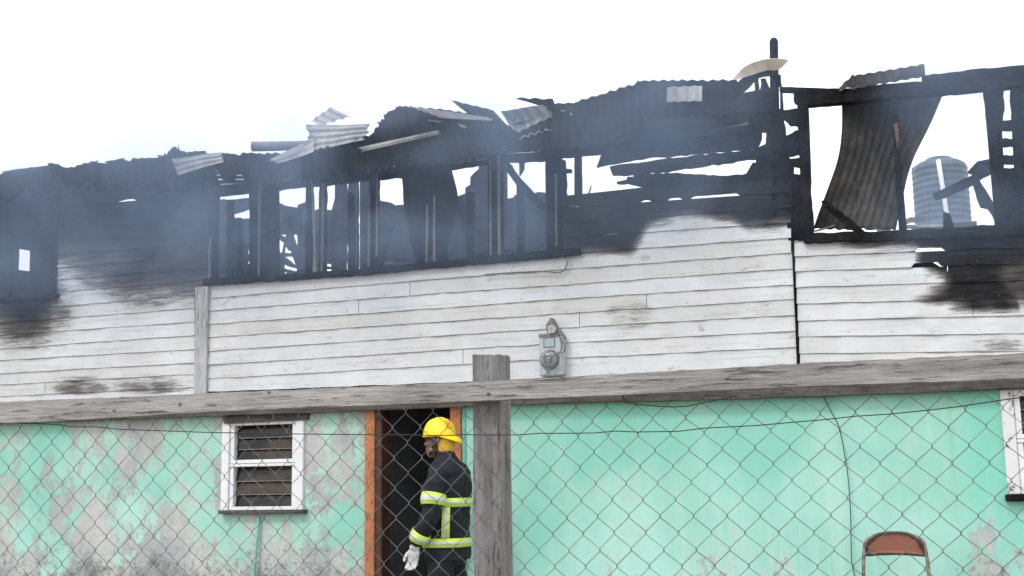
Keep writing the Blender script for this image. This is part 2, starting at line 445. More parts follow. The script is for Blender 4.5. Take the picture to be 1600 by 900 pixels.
# lower wall with openings (window, door, window) as one pierced mesh
def zx(px, py, Y): p = P(px, py, Y); return p.x, p.z
wx0, wz1 = zx(349, 657, GY); wx1, wz0 = zx(475, 800, GY)
dx0 = zx(573, 760, GY)[0]; dx1 = zx(723, 760, GY)[0]
rx0, rz1 = zx(1572, 609, GY); rz0 = zx(1590, 775, GY)[1]; rx1 = rx0 + (wx1 - wx0) * 1.02
TOP = max(zband_bot(0), zband_bot(1600)) + .25
xs = [WX0, wx0, wx1, dx0, dx1, rx0, rx1, WX1]
zs = sorted([.06 - .2, wz0, wz1, rz0, rz1, TOP])
bm = bmesh.new()
gv = {}
def V(i, j):
    if (i, j) not in gv: gv[(i, j)] = bm.verts.new((xs[i], GY, zs[j]))
    return gv[(i, j)]
for i in range(len(xs) - 1):
    for j in range(len(zs) - 1):
        zc = (zs[j] + zs[j + 1]) / 2
        if i == 1 and wz0 < zc < wz1: continue
        if i == 3: continue
        if i == 5 and rz0 < zc < rz1: continue
        bm.faces.new((V(i, j), V(i + 1, j), V(i + 1, j + 1), V(i, j + 1)))
bmesh.ops.subdivide_edges(bm, edges=bm.edges[:], cuts=3, use_grid_fill=True)
lw = fin('lower_wall', bm, M['green'], house, 'mint green plaster wall peeling to grey on its left third')
for p in lw.data.polygons:
    pass
md = lw.modifiers.new('thickness', 'SOLIDIFY'); md.thickness = .14; md.offset = 1
# make sure it thickens into the house
if lw.data.polygons[0].normal.y > 0: md.offset = 1
else: md.offset = -1
# ground-floor room behind
box('room_floor', WX0, WX1, GY + .14, 3.2, -.1, .10, M['concrete'], house)
box('room_wall', WX0, WX1, 3.2, 3.3, -.1, TOP, M['room'], house)
box('side_wall', WX0 - .12, WX0 - .002, GY + .002, 3.3, -.1, TOP, M['room'], house)
box('side_wall', WX1 + .002, WX1 + .12, GY + .002, 3.3, -.1, TOP, M['room'], house)
for px in (530, 760, 1300):
    x = zx(px, 700, GY)[0]; box('partition', x - .05, x + .05, GY + .15, 3.19, .1, TOP - .02, M['room'], house)
box('upper_floor', WX0, WX1, .03, 3.5, TOP + .002, TOP + .09, M['dark_wood'], house)

# joist band under the siding
st = [-80, 0, 160, 320, 560, 700, 900, 1100, 1280, 1450, 1600, 1700]
bot = [(0, 661), (320, 650), (560, 641), (640, 638), (900, 629), (1280, 619), (1560, 608), (1600, 606)]
sidb = [(0, 626), (304, 613), (325, 611), (700, 596), (885, 587.5), (1237, 569), (1600, 554)]
pts = [(x, lerp_table(sidb, x) - 2) for x in st] + [(x, lerp_table(bot, x)) for x in reversed(st)]
slab('floor_joist', pts, .02, .12, M['dark_wood'], house, .8, 20, 'dark weathered beam between plaster wall and siding')

# ------------------------------------------------------------------ siding boards
def ell(px, py, cx, cy, rx, ry): return max(0, 1 - math.hypot((px - cx) / rx, (py - cy) / ry))
def soot_shade(px, py):  # burn soot only; board() adds the painted underside shade
    n = noise.fractal(Vector((px * .012, py * .03, 3.3)), 1, 2, 4) * 14
    n2 = noise.fractal(Vector((px * .03, py * .05, 9.3)), 1, 2, 4)
    s = 0.0
    if px < 330:
        yb = lerp_table([(80, 404), (110, 416), (165, 446), (200, 462), (330, 460)], max(80, px))
        s = smooth01((yb + n - py) / 80 + .5)
        s = max(s, .97 if py < 380 else 0)
        if px < 92 and py < 470: s = 1
        s = max(s, min(1, 1.25 * ell(px, py, 38, 468, 95, 95)))
        if 80 < px < 330 and py > 375: s = s * .80
        s = max(s, .50 * min(1, 2.2 * ell(px, py, 125, 604, 62, 16)), .40 * min(1, 2 * ell(px, py, 235, 602, 85, 17)))
        if px > 170 and py < 470: s = max(s, .45 * smooth01((470 + n * .4 - py) / 14))
    elif px < 1238:
        yb = lerp_table([(325, 425), (885, 397), (960, 391), (985, 389), (1022, 350), (1060, 338), (1140, 335), (1165, 352), (1240, 346)], px)
        s = smooth01((yb + n * .8 + 2 - py) / 26 + .5)
        s = max(s, .20 * min(1, ell(px, py, 985, 495, 48, 36) * 2))
    else:
        s = .7 * smooth01((381 + n * .3 - py) / 8)
        xl = lerp_table([(380, 1400), (388, 1425), (412, 1424), (436, 1440), (450, 1452), (470, 1428), (480, 1440), (489, 1475)], py) + n * 1.3
        xl += (0, -6, 12, -14, 22, 0, 0, 0)[max(0, min(7, int((py - 386 + (px - 1240) * .06) / 25.5)))]
        a = smooth01((px - xl) / 60)
        b_ = smooth01((489 + n * .4 - py) / 12)
        c = 1.12 - .30 * smooth01((px - 1560 - n * 2) / 30) - .55 * smooth01((py - 464) / 10) * (1 if (px < 1480 or py < 478) else 0)
        row = .5 + .5 * math.sin((py - 386 + (px - 1240) * .06) / 25.5 * 2 * math.pi + 1.2)
        c -= .22 * row * smooth01((py - 405) / 12)
        s = max(s, a * b_ * c)
        s = max(s, .55 * smooth01((px - 1290) / 60) * smooth01((394 + n * .4 - py) / 12))
        s = max(s, .30 * smooth01((px - 1240) / 60) * smooth01((1440 - px) / 60) * math.exp(-((py - 402 + (px - 1240) * .035) / 3.2) ** 2))
        s = max(s, .9 * smooth01((px - 1425) / 20) * smooth01((414 + n * .3 - py) / 5) * smooth01((py - 383) / 4))
        s = max(s, .42 * ell(px, py, 1560, 540, 60, 14) * 1.8)
    return max(0, min(1, s + n2 * .08 * (s > .05)))
def board(x0, x1, top, bot, gaps=(), gaps_top=(), mat=None, name='siding_board', Y=0.0, label=None, forced=None, ragR=0, ragL=0):
    """one weatherboard: top/bot are line tables; proud at its drip edge, tucked under the one above"""
    tilt = random.uniform(-.6, .6)
    n = max(2, int((x1 - x0) / 6)); bm = bmesh.new()
    lay_s = bm.verts.layers.float.new('soot_shade'); lay_e = bm.verts.layers.float.new('edge'); lay_t = bm.verts.layers.float.new('tint')
    tt = random.random() ** 2
    cols = []
    for i in range(n + 1):
        x = x0 + (x1 - x0) * i / n
        yt = lerp_table(top, x); yb = lerp_table(bot, x)
        g = sum(d * min(1, max(0, min((x - a) / 3, (b - x) / 3))) for a, b, d in gaps)
        gt = any(a - 7 < x < b + 7 for a, b, d in gaps_top)
        wob = noise.noise(Vector((x * .02, yb * .3, 0))) * .9 + noise.noise(Vector((x * .11, yb, 2))) * .45 - 1.4 * max(0, noise.noise(Vector((x * .045, yb * 1.3, 8))) - .38)
        yb2 = yb - g - .5 + wob + tilt * .4
        yt2 = yt - (0 if gt else 3.2)
        vs = []
        pr_o = max(-.004, min(.004, noise.noise(Vector((x * .025, yb * .7, 5))) * .008))
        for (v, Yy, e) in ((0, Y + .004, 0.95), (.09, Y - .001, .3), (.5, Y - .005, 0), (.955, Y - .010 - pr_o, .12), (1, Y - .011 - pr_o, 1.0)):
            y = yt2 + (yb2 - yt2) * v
            bv = bm.verts.new(P(x, y, Yy)); s = soot_shade(x, y) if forced is None else forced
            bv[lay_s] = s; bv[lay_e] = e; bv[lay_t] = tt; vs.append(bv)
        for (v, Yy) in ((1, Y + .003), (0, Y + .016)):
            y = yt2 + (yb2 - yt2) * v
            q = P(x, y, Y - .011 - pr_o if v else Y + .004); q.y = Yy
            bv = bm.verts.new(q); bv[lay_s] = 1.0; bv[lay_e] = 1; bv[lay_t] = tt; vs.append(bv)  # underside darkened fully: shade beneath the lap painted into the board colour
        cols.append(vs)
    for a, b in zip(cols, cols[1:]):
        for k in range(7):
            bm.faces.new((a[k], b[k], b[(k + 1) % 7], a[(k + 1) % 7]))
    bm.faces.new(cols[0]); bm.faces.new(list(reversed(cols[-1])))
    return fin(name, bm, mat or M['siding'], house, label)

# left section (ends at the grey trim, x = 305)
rows = [[(0, 487), (304, 460)], [(0, 505), (304, 481.6)], [(0, 524), (304, 503)], [(0, 545.6), (304, 524)], [(0, 563.6), (304, 546)],
        [(0, 584), (304, 567)], [(0, 602), (304, 585)], [(0, 620), (304, 605)], [(0, 632), (304, 618)]]
board(-80, 304, [(0, 467), (304, 441)], rows[0])
for i, (a, b) in enumerate(zip(rows, rows[1:])):
    if i == 0:
        board(-80, 107, a, b); board(107.6, 304, a, b)
    elif i == 6:
        board(-80, 70, a, b); board(70.8, 304, a, b)
    else: board(-80, 304, a, b)
# upper left, between the end window and the window band
lines = []
for k in range(11):
    yL = 457 - 19 * k; lines.append([(86, yL), (318, yL - 18.5 - .15 * k)])
board(86, 326, lines[0], [(86, 480), (304, 461.2)])
for i, (lo, hi) in enumerate(zip(lines, lines[1:])):
    gp = [(186, 198, 2.0), (199, 207, 8)] if i == 7 else []
    board(86, 326, hi, lo, gaps=gp, gaps_top=[(186, 207, 1)] if i == 6 else ())
# far-left jamb boards
for k in range(9):
    y0 = 466 - 21 * k
    board(-80, 8, [(-80, y0 - 14), (8, y0 - 21)], [(-80, y0 + 7), (8, y0)])

# middle section
X_ = [325, 700, 885, 1237]
tab = [(442, 414, 396, 372), (467, 435, 421, 395.6), (486, 457.5, 445, 420), (507, 481, 467, 445), (528, 502.5, 490, 468), (549, 524, 512, 492.6), (571, 547.5, 536, 518), (592.5, 571, 560, 543), (613, 598, 589.5, 571)]
tabs = [list(zip(X_, r)) for r in tab]
for i, (a, b) in enumerate(zip(tabs, tabs[1:])):
    cut = {1: 640, 2: 560, 4: 905, 6: 723, 3: 1010}.get(i)
    if i == 0:
        board(325, 1236, a, b)
    elif cut:
        board(325, cut, a, b); board(cut + .8, 1238 + i * 1.0, a, b)
    else: board(325, 1238 + i * 1.0, a, b)
# charred boards of the right bay of the middle section, above the sill line
def ln(yl, yr): return [(885, yl), (1237, yr)]
board(872, 1236, ln(372, 348), ln(396, 372), gaps_top=[(905, 921, 1), (945, 966, 1)])
board(872, 1236, ln(348, 324), ln(372, 348), gaps=[(905, 921, 1.2), (943, 968, 3.2)])
board(872, 1234, ln(324, 300), ln(348, 324), gaps_top=[(880, 900, 1), (1003, 1016, 1), (1043, 1066, 1), (1078, 1154, 1)], gaps=[(930, 940, 1.5)])
board(874, 1234, [(872, 310), (940, 303), (1022, 294), (1060, 296), (1237, 282)], ln(324, 300), gaps=[(880, 900, 3.0), (1003, 1016, 3), (1043, 1066, 3.2), (1078, 1154, 3.6)])

# right section
X3 = [1240, 1600]
t3 = [(380, 364), (401, 387), (425, 412), (450, 438), (475, 466), (501.7, 493), (526.7, 521), (553, 549), (571, 557)]
t3 = [list(zip(X3, r)) for r in t3]
for i, (a, b) in enumerate(zip(t3, t3[1:])):
    gp = {0: [(1428, 1476, 5.5), (1474, 1560, .8)], 1: [(1425, 1470, 7), (1510, 1518, 2.5)]}.get(i, [])
    gtp = {1: [(1428, 1474, 1)], 2: [(1425, 1468, 1), (1510, 1518, 1)]}.get(i, [])
    x0 = 1241 + i * 1.3
    if i == 4:
        board(x0, 1520, a, b); board(1520.8, 1700, a, b)
    elif i == 2: board(x0, 1480, a, b, gaps_top=gtp); board(1480.8, 1700, a, b)
    else: board(x0, 1700, a, b, gaps=gp, gaps_top=gtp)

rnd = random.Random(3)
bm = bmesh.new()
for sec in (list(zip(rows, rows[1:])), list(zip(tabs, tabs[1:])), list(zip(t3, t3[1:]))):
    for a, b in sec:
        xa, xb = (20, 300) if sec[0][0][0][0] == 0 else ((340, 1230) if sec[0][0][0][0] == 325 else (1250, 1590))
        x = xa + 10
        while x < xb:
            ytop, ybot = lerp_table(a, x), lerp_table(b, x)
            q = P(x + rnd.uniform(-3, 3), ytop + (ybot - ytop) * rnd.uniform(.72, .84), -.0125)
            rr_ = rnd.uniform(.0018, .0036)
            ring = [bm.verts.new(q + Vector((rr_ * math.cos(t), -.001, rr_ * math.sin(t)))) for t in [k * math.pi / 3 for k in range(6)]]
            back = [bm.verts.new(v.co + Vector((0, .006, 0))) for v in ring]
            bm.faces.new(ring)
            for k in range(6): bm.faces.new((ring[k], ring[(k + 1) % 6], back[(k + 1) % 6], back[k]))
            x += 70 + rnd.uniform(-14, 14)
nh = fin('nail_head', bm, M['dull'], house); nh['kind'] = 'stuff'
# vertical trims
slab('corner_trim', [(305, 449), (325, 447), (321.5, 614), (303, 616)], -.040, .038, M['trim'], house, .5, 20, 'grey peeling trim board on the left of the white siding')
slab('joint_batten', [(1235.5, 340), (1238, 340), (1248.5, 572), (1245.5, 572)], -.026, .03, M['char'], house, .5, 20, 'thin black joint between middle and right siding')
slab('siding_backing', [(-80, 640), (-80, 476), (304, 452), (325, 449), (325, 446), (885, 400), (1238, 376), (1240, 390), (1416, 384), (1416, 437), (1700, 430), (1700, 560), (1240, 580), (885, 600), (325, 620)], .021, .03, M['char'], house)

# ------------------------------------------------------------------ burnt frame, window band
def stud(xt, yt, xb, yb, wd, Y=.03, t=.06, mat='char', jag=.7, nm='stud', label=None):
    return bar(nm, (xt, yt), (xb, yb), wd, Y, t, M[mat], house, jag, label)
# end window (far left) - dark panel with a square hole
for q in ([(4, 268), (26, 264), (27, 388), (25.5, 422), (24, 471), (4, 472)],
          [(46, 262), (90, 256), (88, 464), (45, 467), (46, 424), (47.5, 392)],
          [(25, 264), (48, 262), (48, 392), (26, 388)],
          [(24, 421), (47, 424), (47, 467), (23, 470)]):
    slab('shutter_board', q, .03, .03, M['char'], house, .4, 14)
stud(14, 290, 9, 470, 7, -.03, .05, 'char'); stud(86, 300, 81, 462, 8, -.03, .05)
bar('window_sill', (0, 468), (88, 461), 7, -.05, .09, M['char'], house, .5)
# sill of the window band
slab('window_sill', [(316, 436), (560, 421), (905, 387), (906, 397), (560, 430), (316, 446)], -.05, .11, M['char'], house, .9, 8, 'charred sill along the burnt window band')
# lintel and wall above the band
lint = [(316, 300), (391, 297), (430, 290), (480, 286), (577, 277), (640, 272), (700, 262), (760, 252), (850, 248), (905, 240)]
roofl = [(-80, 290), (0, 276), (60, 262), (130, 256), (240, 250), (275, 236), (345, 240), (440, 250), (500, 232), (560, 222), (600, 195), (640, 176), (700, 190), (780, 200), (860, 180), (905, 168)]
slab('lintel', [(316, 293), (480, 279), (640, 264), (760, 247), (905, 232), (905, 241), (850, 249), (760, 254), (700, 264), (640, 274), (577, 280), (480, 290), (391, 300), (316, 306)], 0, .07, M['char'], house, 1.0, 8)
for k in range(7):
    o0, o1 = k / 7, (k + 1) / 7
    xs_ = [316, 400, 480, 560, 640, 700, 760, 830, 905]
    tp = [(x, lerp_table(lint, x) + (lerp_table(roofl, x) + 8 - lerp_table(lint, x)) * o1) for x in xs_]
    bt = [(x, lerp_table(lint, x) - 4 + (lerp_table(roofl, x) + 8 - lerp_table(lint, x)) * o0) for x in xs_]
    board(316, 906, tp, bt, forced=1, name='charred_board', Y=.04)
slab('fascia_board', [(693, 243), (758, 238), (760, 250), (694, 257)], -.006, .02, M['dull'], house, .6, 8, 'paler scorched strip of fascia above the band')
slab('fascia_board', [(395, 284), (470, 281), (472, 288), (396, 291)], -.004, .02, M['tin_dark'], house, .6, 8)
# studs and battens of the band
stud(332, 290, 330, 440, 12); stud(397, 285, 397, 436, 15); stud(419, 285, 420, 434, 24)
stud(481, 285, 480, 430, 6); stud(503, 262, 502, 426, 8); stud(582, 245, 581, 424, 11, -.01)
stud(546, 300, 547, 422, 5, .05); stud(773, 205, 773, 400, 20, -.02, .07); stud(864, 225, 866, 394, 24, -.02, .05)
stud(902, 238, 902, 310, 9); stud(811, 282, 812, 395, 9, .04); stud(878, 250, 881, 330, 8, .05, .04, jag=2)
stud(357, 312, 357, 436, 7, .12); stud(371, 340, 373, 436, 8, .25)
stud(645, 270, 655, 415, 9, .04); stud(690, 262, 692, 410, 7, .05); stud(733, 300, 733, 404, 8, .06, jag=1.5)
for (a, b, wd) in (((405.5, 262), (403.5, 432), 2.2), ((486.5, 272), (493, 424), 2.6), ((505, 259), (502, 424), 2.4),
                   ((577, 300), (575.5, 416), 2.4), ((588.5, 268), (588, 400), 1.8), ((667, 320), (666, 411), 2.2),
                   ((678, 305), (678, 408), 2.6), ((765.5, 250), (766.5, 398), 2), ((778, 232), (780, 399), 3),
                   ((868, 272), (869, 385), 2), ((328, 370), (326, 437), 2.6)):
    bar('batten', a, b, wd, -.045, .02, M['pale'], house, .4, 'thin pale scorched batten standing in the window band')
bar('brace', (792, 262), (812, 285), 5, .10, .04, M['char'], house, .8)
slab('brace', [(790, 250), (797, 256), (812, 278), (828, 295), (848, 317), (866, 333), (864, 341), (842, 325), (822, 306), (806, 288), (792, 268)], .10, .05, M['char'], house, .9, 7, 'charred diagonal brace fallen across the band')
slab('stub', [(876, 263), (892, 264), (892, 269), (877, 270)], .02, .04, M['char'], house, .5)
# drooping dark tin in the third bay
sheet('roof_sheet', [((628, 262, .0), (700, 255, .0)), ((634, 310, .02), (716, 310, .0)), ((642, 360, .05), (706, 370, .02)), ((648, 412, .06), (696, 408, .05))], M['tin_dark'], house, seed=3, bend=.03, rag=.04, label='burnt tin hanging down over the third window bay')

rnd = random.Random(11)
for k in range(11):      # thin broken sticks, laths and wires left in the band
    x = rnd.uniform(336, 895); y1 = lerp_table([(316, 436), (560, 421), (905, 387)], x); hgt_ = rnd.uniform(15, 95)
    lean = rnd.uniform(-.45, .45); Yk = rnd.uniform(.12, 1.1)
    p0 = (x, y1 + 6); p1 = (x + lean * hgt_, y1 - hgt_)
    pm = ((p0[0] + p1[0]) / 2 + rnd.uniform(-3, 3), (p0[1] + p1[1]) / 2)
    wd = rnd.uniform(1.2, 4.5)
    slab('broken_lath', [(p0[0] - wd, p0[1]), (pm[0] - wd * .8, pm[1]), (p1[0] - wd * .4, p1[1]), (p1[0] + wd * .3, p1[1] - 4), (pm[0] + wd * .8, pm[1]), (p0[0] + wd, p0[1])], Yk, .03, M['char'], house, .8, 7)
for k in range(6):
    x = rnd.uniform(336, 895); y0 = lerp_table(lint, x); hgt_ = rnd.uniform(8, 34)
    slab('broken_lath', [(x - 3, y0 - 6), (x + rnd.uniform(-3, 3), y0 + hgt_), (x + 2 + rnd.uniform(0, 2), y0 + hgt_ * .6), (x + 5, y0 - 6)], rnd.uniform(.02, .2), .03, M['char'], house, .8, 6)
# interior burnt back wall (planks)
BW = 3.0
strips = [(318, 350, 313, 311, 470, 470), (350, 391, 312, 309, 338, 325), (350, 391, 344, 341, 372, 371), (350, 364, 375, 375, 470, 470), (364, 385, 371, 370, 470, 470),
          (385, 391, 371, 371, 390, 390), (385, 391, 397, 397, 408, 408), (378, 391, 413, 413, 470, 470), (391, 432, 285, 285, 470, 470),
          (431, 449, 317, 322, 366, 366), (449, 468, 322, 325, 364, 368), (465, 479, 320, 315, 470, 470), (478, 500, 328, 328, 400, 400),
          (431, 470, 431, 431, 470, 470), (430, 436, 412, 412, 435, 435), (480.5, 494, 400, 400, 470, 470), (494, 507, 327, 327, 470, 470), (505, 520, 328, 328, 410, 414), (518, 524, 328, 305, 470, 470), (505, 520, 424, 424, 470, 470), (523.5, 540, 270, 270, 470, 470),
          (543.5, 559, 270, 270, 470, 470), (563, 592, 270, 270, 470, 470), (590, 612, 319, 322, 470, 470), (612, 642, 321, 320, 470, 470), (640, 702, 250, 250, 470, 470),
          (701, 714, 309, 309, 470, 470), (714, 727, 307, 302, 470, 470), (727, 735, 293, 288, 470, 470), (735, 748, 276, 263, 470, 470), (747, 791, 240, 240, 460, 460),
          (790, 803, 311, 308, 460, 460), (803, 820, 305, 303, 460, 460), (820, 838, 304, 301, 460, 460), (838, 856, 300, 302, 460, 460), (855, 900, 306, 312, 460, 460),
          (905, 940, 330, 330, 460, 460), (940, 980, 325, 330, 460, 460),
          (-60, 0, 280, 276, 480, 480), (92, 130, 290, 290, 480, 480)]
for s in strips:
    x0, x1, a, b, c, d = s
    slab('partition_plank', [(x0, a), (x1 + .4, b), (x1 + .4, d), (x0, c)], BW + random.uniform(-.02, .02), .03, M['char'], house, .9, 9)
# debris seen in the second bay
def junk(pts, Y=2.4, mat='char', label=None): return slab('fallen_plank', pts, Y, .04, M[mat], house, .8, 7, label)
junk([(431, 316), (440, 318), (448, 345), (457, 375), (470, 410), (480, 432), (468, 434), (459, 405), (448, 372), (437, 340)])
junk([(428, 394), (468, 396), (470, 400), (428, 400)])
junk([(428, 360), (452, 376), (460, 392), (450, 391), (444, 380), (428, 370)], 2.5)
junk([(429, 400), (441, 399), (452, 407), (466, 420), (452, 417), (434, 408)], 2.3)
junk([(429, 412), (446, 420), (462, 424), (466, 440), (449, 436), (447, 425), (429, 420)], 2.3)
junk([(445, 362), (450, 358), (457, 364), (455, 372), (447, 370)], 2.4)
junk([(481, 401), (493, 402), (495, 425), (481, 425)], 2.2, 'dull', 'paler board leaning inside the second bay')
junk([(591, 312), (612, 317), (618, 322), (590, 321)], 2.2)
junk([(352, 322), (392, 318), (392, 325), (362, 334)], 2.0)

# ------------------------------------------------------------------ burnt bay, middle right
def q4(L): return [(850 + u * .4, 40 + v * .4) for u, v in L]
Yb = .0
slab('charred_board', q4([(60, 470), (850, 395), (850, 440), (830, 480), (800, 481), (470, 513), (420, 512), (270, 540), (205, 553), (235, 502), (145, 508), (60, 512)]), Yb, .03, M['char'], house, 1.1, 8)
slab('charred_board', q4([(256, 550), (290, 543), (420, 528), (470, 520), (830, 482), (830, 520), (640, 545), (460, 571), (350, 580), (268, 584)]), Yb, .035, M['char'], house, 1.4, 7, 'charred board burnt through to a pointed end')
slab('charred_board', q4([(284, 610), (322, 602), (326, 590), (350, 590), (350, 578), (480, 575), (700, 586), (790, 578), (815, 535), (850, 530), (945, 520), (945, 656), (840, 648), (430, 634), (388, 622), (284, 617)]), Yb, .03, M['char'], house, 1.3, 7)
slab('charred_board', q4([(310, 610), (560, 590), (945, 610), (945, 660), (640, 645), (430, 640)]), .035, .03, M['char'], house, 1.2, 8)
# sheathing above: five lapped charred boards up to the roof
topR = [(905, 172), (935, 166), (990, 150), (1060, 146), (1140, 152), (1205, 140)]
botR = [(870, 232), (905, 231), (1100, 212), (1205, 202)]
for k in range(4):
    xs_ = [905, 935, 990, 1060, 1140, 1205]
    e = 0 if k < 3 else 0
    tp = [(x, lerp_table(botR, x) + (lerp_table(topR, x) - lerp_table(botR, x)) * (k + 1) / 4) for x in xs_]
    bt = [(x, lerp_table(botR, x) + (lerp_table(topR, x) - lerp_table(botR, x)) * k / 4) for x in xs_]
    gp = [(1127, 1169, 3)] if k == 2 else ([(973, 981, 3)] if k == 0 else [])
    board(900, 1206, tp, bt, forced=1, name='charred_board', gaps=gp)
slab('charred_board', q4([(700, 400), (800, 376), (800, 412), (700, 420)]), -.008, .02, M['tin_mid'], house, .7, 8, 'grey scorched strip of board below the roof edge')
slab('wall_backing', [(905, 176), (1000, 160), (1150, 158), (1205, 150), (1205, 196), (905, 226)], .03, .02, M['char'], house)
# king post and pieces at the gable corner
tube('king_post', [P(1211, 352, .03), P(1211, 200, .03), P(1209, 64, .03), P(1208.5, 60, .03)], [.038, .036, .033, .02], M['char'], house, 10, 'tall charred post with rounded top above the roof')
slab('corner_stud', [(1204, 120), (1218, 116), (1222, 240), (1232, 376), (1238, 376), (1240, 260), (1226, 230), (1222, 150), (1219, 116)], -.01, .05, M['char'], house, .8, 10)
slab('corner_stud', [(1202, 170), (1224, 170), (1237, 374), (1186, 374), (1186, 260), (1180, 232), (1196, 225)], .012, .05, M['char'], house, 1.1, 9)
bar('stub', (1181, 118), (1183, 150), 6, .03, .04, M['char'], house, .8)
slab('stub', [(1188, 123), (1196, 122), (1204, 140), (1205, 146), (1186, 148), (1190, 138)], .02, .03, M['char'], house, .8, 6)
slab('stub', [(1178, 145), (1205, 142), (1205, 206), (1166, 206), (1176, 170)], -.012, .03, M['char'], house, 1.0, 8)
# ladder of stubs between corner and right frame
for pts in ([(1222, 172), (1247, 169), (1250, 198), (1234, 196), (1224, 186)], [(1224, 212), (1232, 214), (1244, 203), (1250, 205), (1250, 241), (1238, 244), (1226, 242)],
            [(1228, 249), (1250, 246), (1250, 262), (1240, 260), (1230, 262)], [(1232, 271), (1252, 273), (1256, 374), (1239, 376)], [(1234, 338), (1262, 336), (1264, 376), (1238, 376)]):
    slab('charred_board', pts, .0, .03, M['char'], house, 1.2, 6)
# ------------------------------------------------------------------ right opening
slab('frame_beam', [(1218, 135), (1260, 137), (1312, 138), (1312, 144), (1260, 144), (1218, 143)], .02, .05, M['char'], house, .6, 8)
slab('lintel', [(1240, 145), (1250, 143), (1312, 139), (1400, 130), (1540, 119), (1610, 108), (1700, 100), (1700, 126), (1600, 133), (1536, 139), (1400, 152), (1312, 160), (1258, 164), (1240, 158)], -.03, .09, M['char'], house, .9, 10, 'thick charred lintel over the right opening')
slab('frame_beam', [(1440, 118), (1495, 112), (1512, 109), (1600, 102), (1700, 95), (1700, 105), (1600, 112), (1508, 122), (1440, 124)], .0, .06, M['char'], house, .9, 8)
slab('frame_stud', [(1245, 150), (1262, 162), (1264, 250), (1271, 370), (1256, 374), (1250, 260)], -.02, .07, M['char'], house, .9, 8)
slab('frame_stud', [(1536, 136), (1556, 132), (1562, 300), (1566, 366), (1556, 366), (1548, 250)], -.03, .08, M['char'], house, .8, 8)
slab('window_sill', [(1256, 369), (1270, 364), (1400, 360), (1560, 352), (1700, 345), (1700, 362), (1560, 367), (1400, 374), (1256, 379)], -.05, .12, M['char'], house, 1.1, 8, 'charred sill under the right opening')
for pts in ([(1553, 133), (1568, 131), (1566, 190), (1570, 370), (1558, 370)], [(1563, 130), (1580, 126), (1573, 134), (1564, 138)], [(1582, 124), (1598, 126), (1592, 136), (1600, 148), (1700, 140), (1700, 360), (1590, 366), (1582, 200), (1578, 150)],
            [(1562, 190), (1584, 186), (1584, 203), (1577, 204), (1562, 202)], [(1564, 217), (1586, 216), (1586, 229), (1564, 229)], [(1564, 243), (1586, 242), (1586, 256), (1564, 256)],
            [(1564, 263), (1592, 262), (1592, 368), (1564, 368)], [(1594, 110), (1700, 104), (1700, 150), (1598, 148)], [(1562, 150), (1567, 148), (1570, 170), (1566, 188), (1560, 190)]):
    slab('charred_board', pts, .0, .03, M['char'], house, 1.2, 6)
slab('frame_post', [(1392, 146), (1400, 145), (1404, 200), (1408, 260), (1417, 363), (1405, 364), (1398, 262), (1395, 200)], -.02, .05, M['char'], house, .6, 8)
slab('frame_post', [(1396, 194), (1402.5, 192), (1404.5, 215), (1406, 234), (1401, 230), (1399, 214)], -.024, .02, M['orange_char'], house, .9, 5, 'patch of the post burnt back to orange wood')
# debris on the sill
def deb(name, pts, Y, mat, label=None): return slab(name, pts, Y, .03, M[mat], house, .7, 6, label)
deb('fallen_plank', [(1283, 314), (1290, 312), (1350, 360), (1346, 368), (1320, 352), (1285, 320)], -.03, 'char', 'charred strip slanting over the foot of the hanging tin')
bar('fallen_plank', (1272, 361), (1304, 352), 2.2, -.05, .02, M['pale'], house, .5)
deb('fallen_plank', [(1364, 354), (1382, 360), (1392, 358), (1390, 364), (1374, 364)], -.04, 'pale')
deb('fallen_plank', [(1410, 352), (1475, 350), (1475, 354), (1410, 356)], .1, 'tin_light')
deb('fallen_plank', [(1500, 356), (1538, 351), (1552, 356), (1552, 361), (1500, 362)], .05, 'char')
deb('fallen_plank', [(1474, 330), (1484, 334), (1492, 360), (1474, 362)], .1, 'char')
sheet('roof_sheet', [((1412, 340, .3), (1454, 333, .3)), ((1412, 349, .25), (1453, 341, .3))], M['tin_light'], house, seed=9, bend=.02, amp=.006, nv=8, label='small curled pale scrap of tin on the right sill')
# fallen roof timbers behind the right opening (inside the upper floor)
def tim(name, pts, Y, lab=None): return slab(name, pts, Y, .07, M['char'], house, 1.0, 8, lab)
tim('fallen_rafter', [(1457, 303), (1478, 294), (1512, 278), (1545, 256), (1556, 250), (1560, 262), (1530, 280), (1515, 290), (1480, 306), (1462, 311)], 1.2)
tim('fallen_rafter', [(1512, 268), (1527, 252), (1555, 246), (1560, 252), (1532, 262), (1524, 272)], 1.3)
tim('fallen_rafter', [(1519, 284), (1530, 280), (1545, 305), (1565, 340), (1562, 352), (1554, 342), (1538, 316), (1532, 322)], 1.1)

# ------------------------------------------------------------------ roof sheets
def rs(rows, mat='tin_dark', **k): return sheet('roof_sheet', rows, M[mat], house, **k)
rs([((-70, 286, -.28), (152, 250, -.28)), ((-70, 322, -.34), (152, 292, -.34))], 'tin_dark', seed=1, bend=.035, rag=.22)
rs([((128, 256, -.24), (252, 245, -.24)), ((128, 300, -.32), (252, 288, -.32))], 'tin_dark', seed=2, bend=.035, rag=.22)
rs([((240, 247, -.26), (276, 228, -.20), ), ((246, 300, -.3), (292, 296, -.3))], 'tin_dark', seed=4, bend=.035, rag=.22)
rs([((272, 229, -.22), (322, 240, -.2)), ((282, 300, -.3), (345, 296, -.3))], 'tin_dark', seed=5, bend=.035, rag=.22)
rs([((268, 249, -.36), (346, 239, -.34)), ((279, 277, -.40), (350, 256, -.38))], 'tin_light', ridge='u', seed=6, bend=.012, rag=.03, label='pale ash grey scrap of tin near the left roof edge')
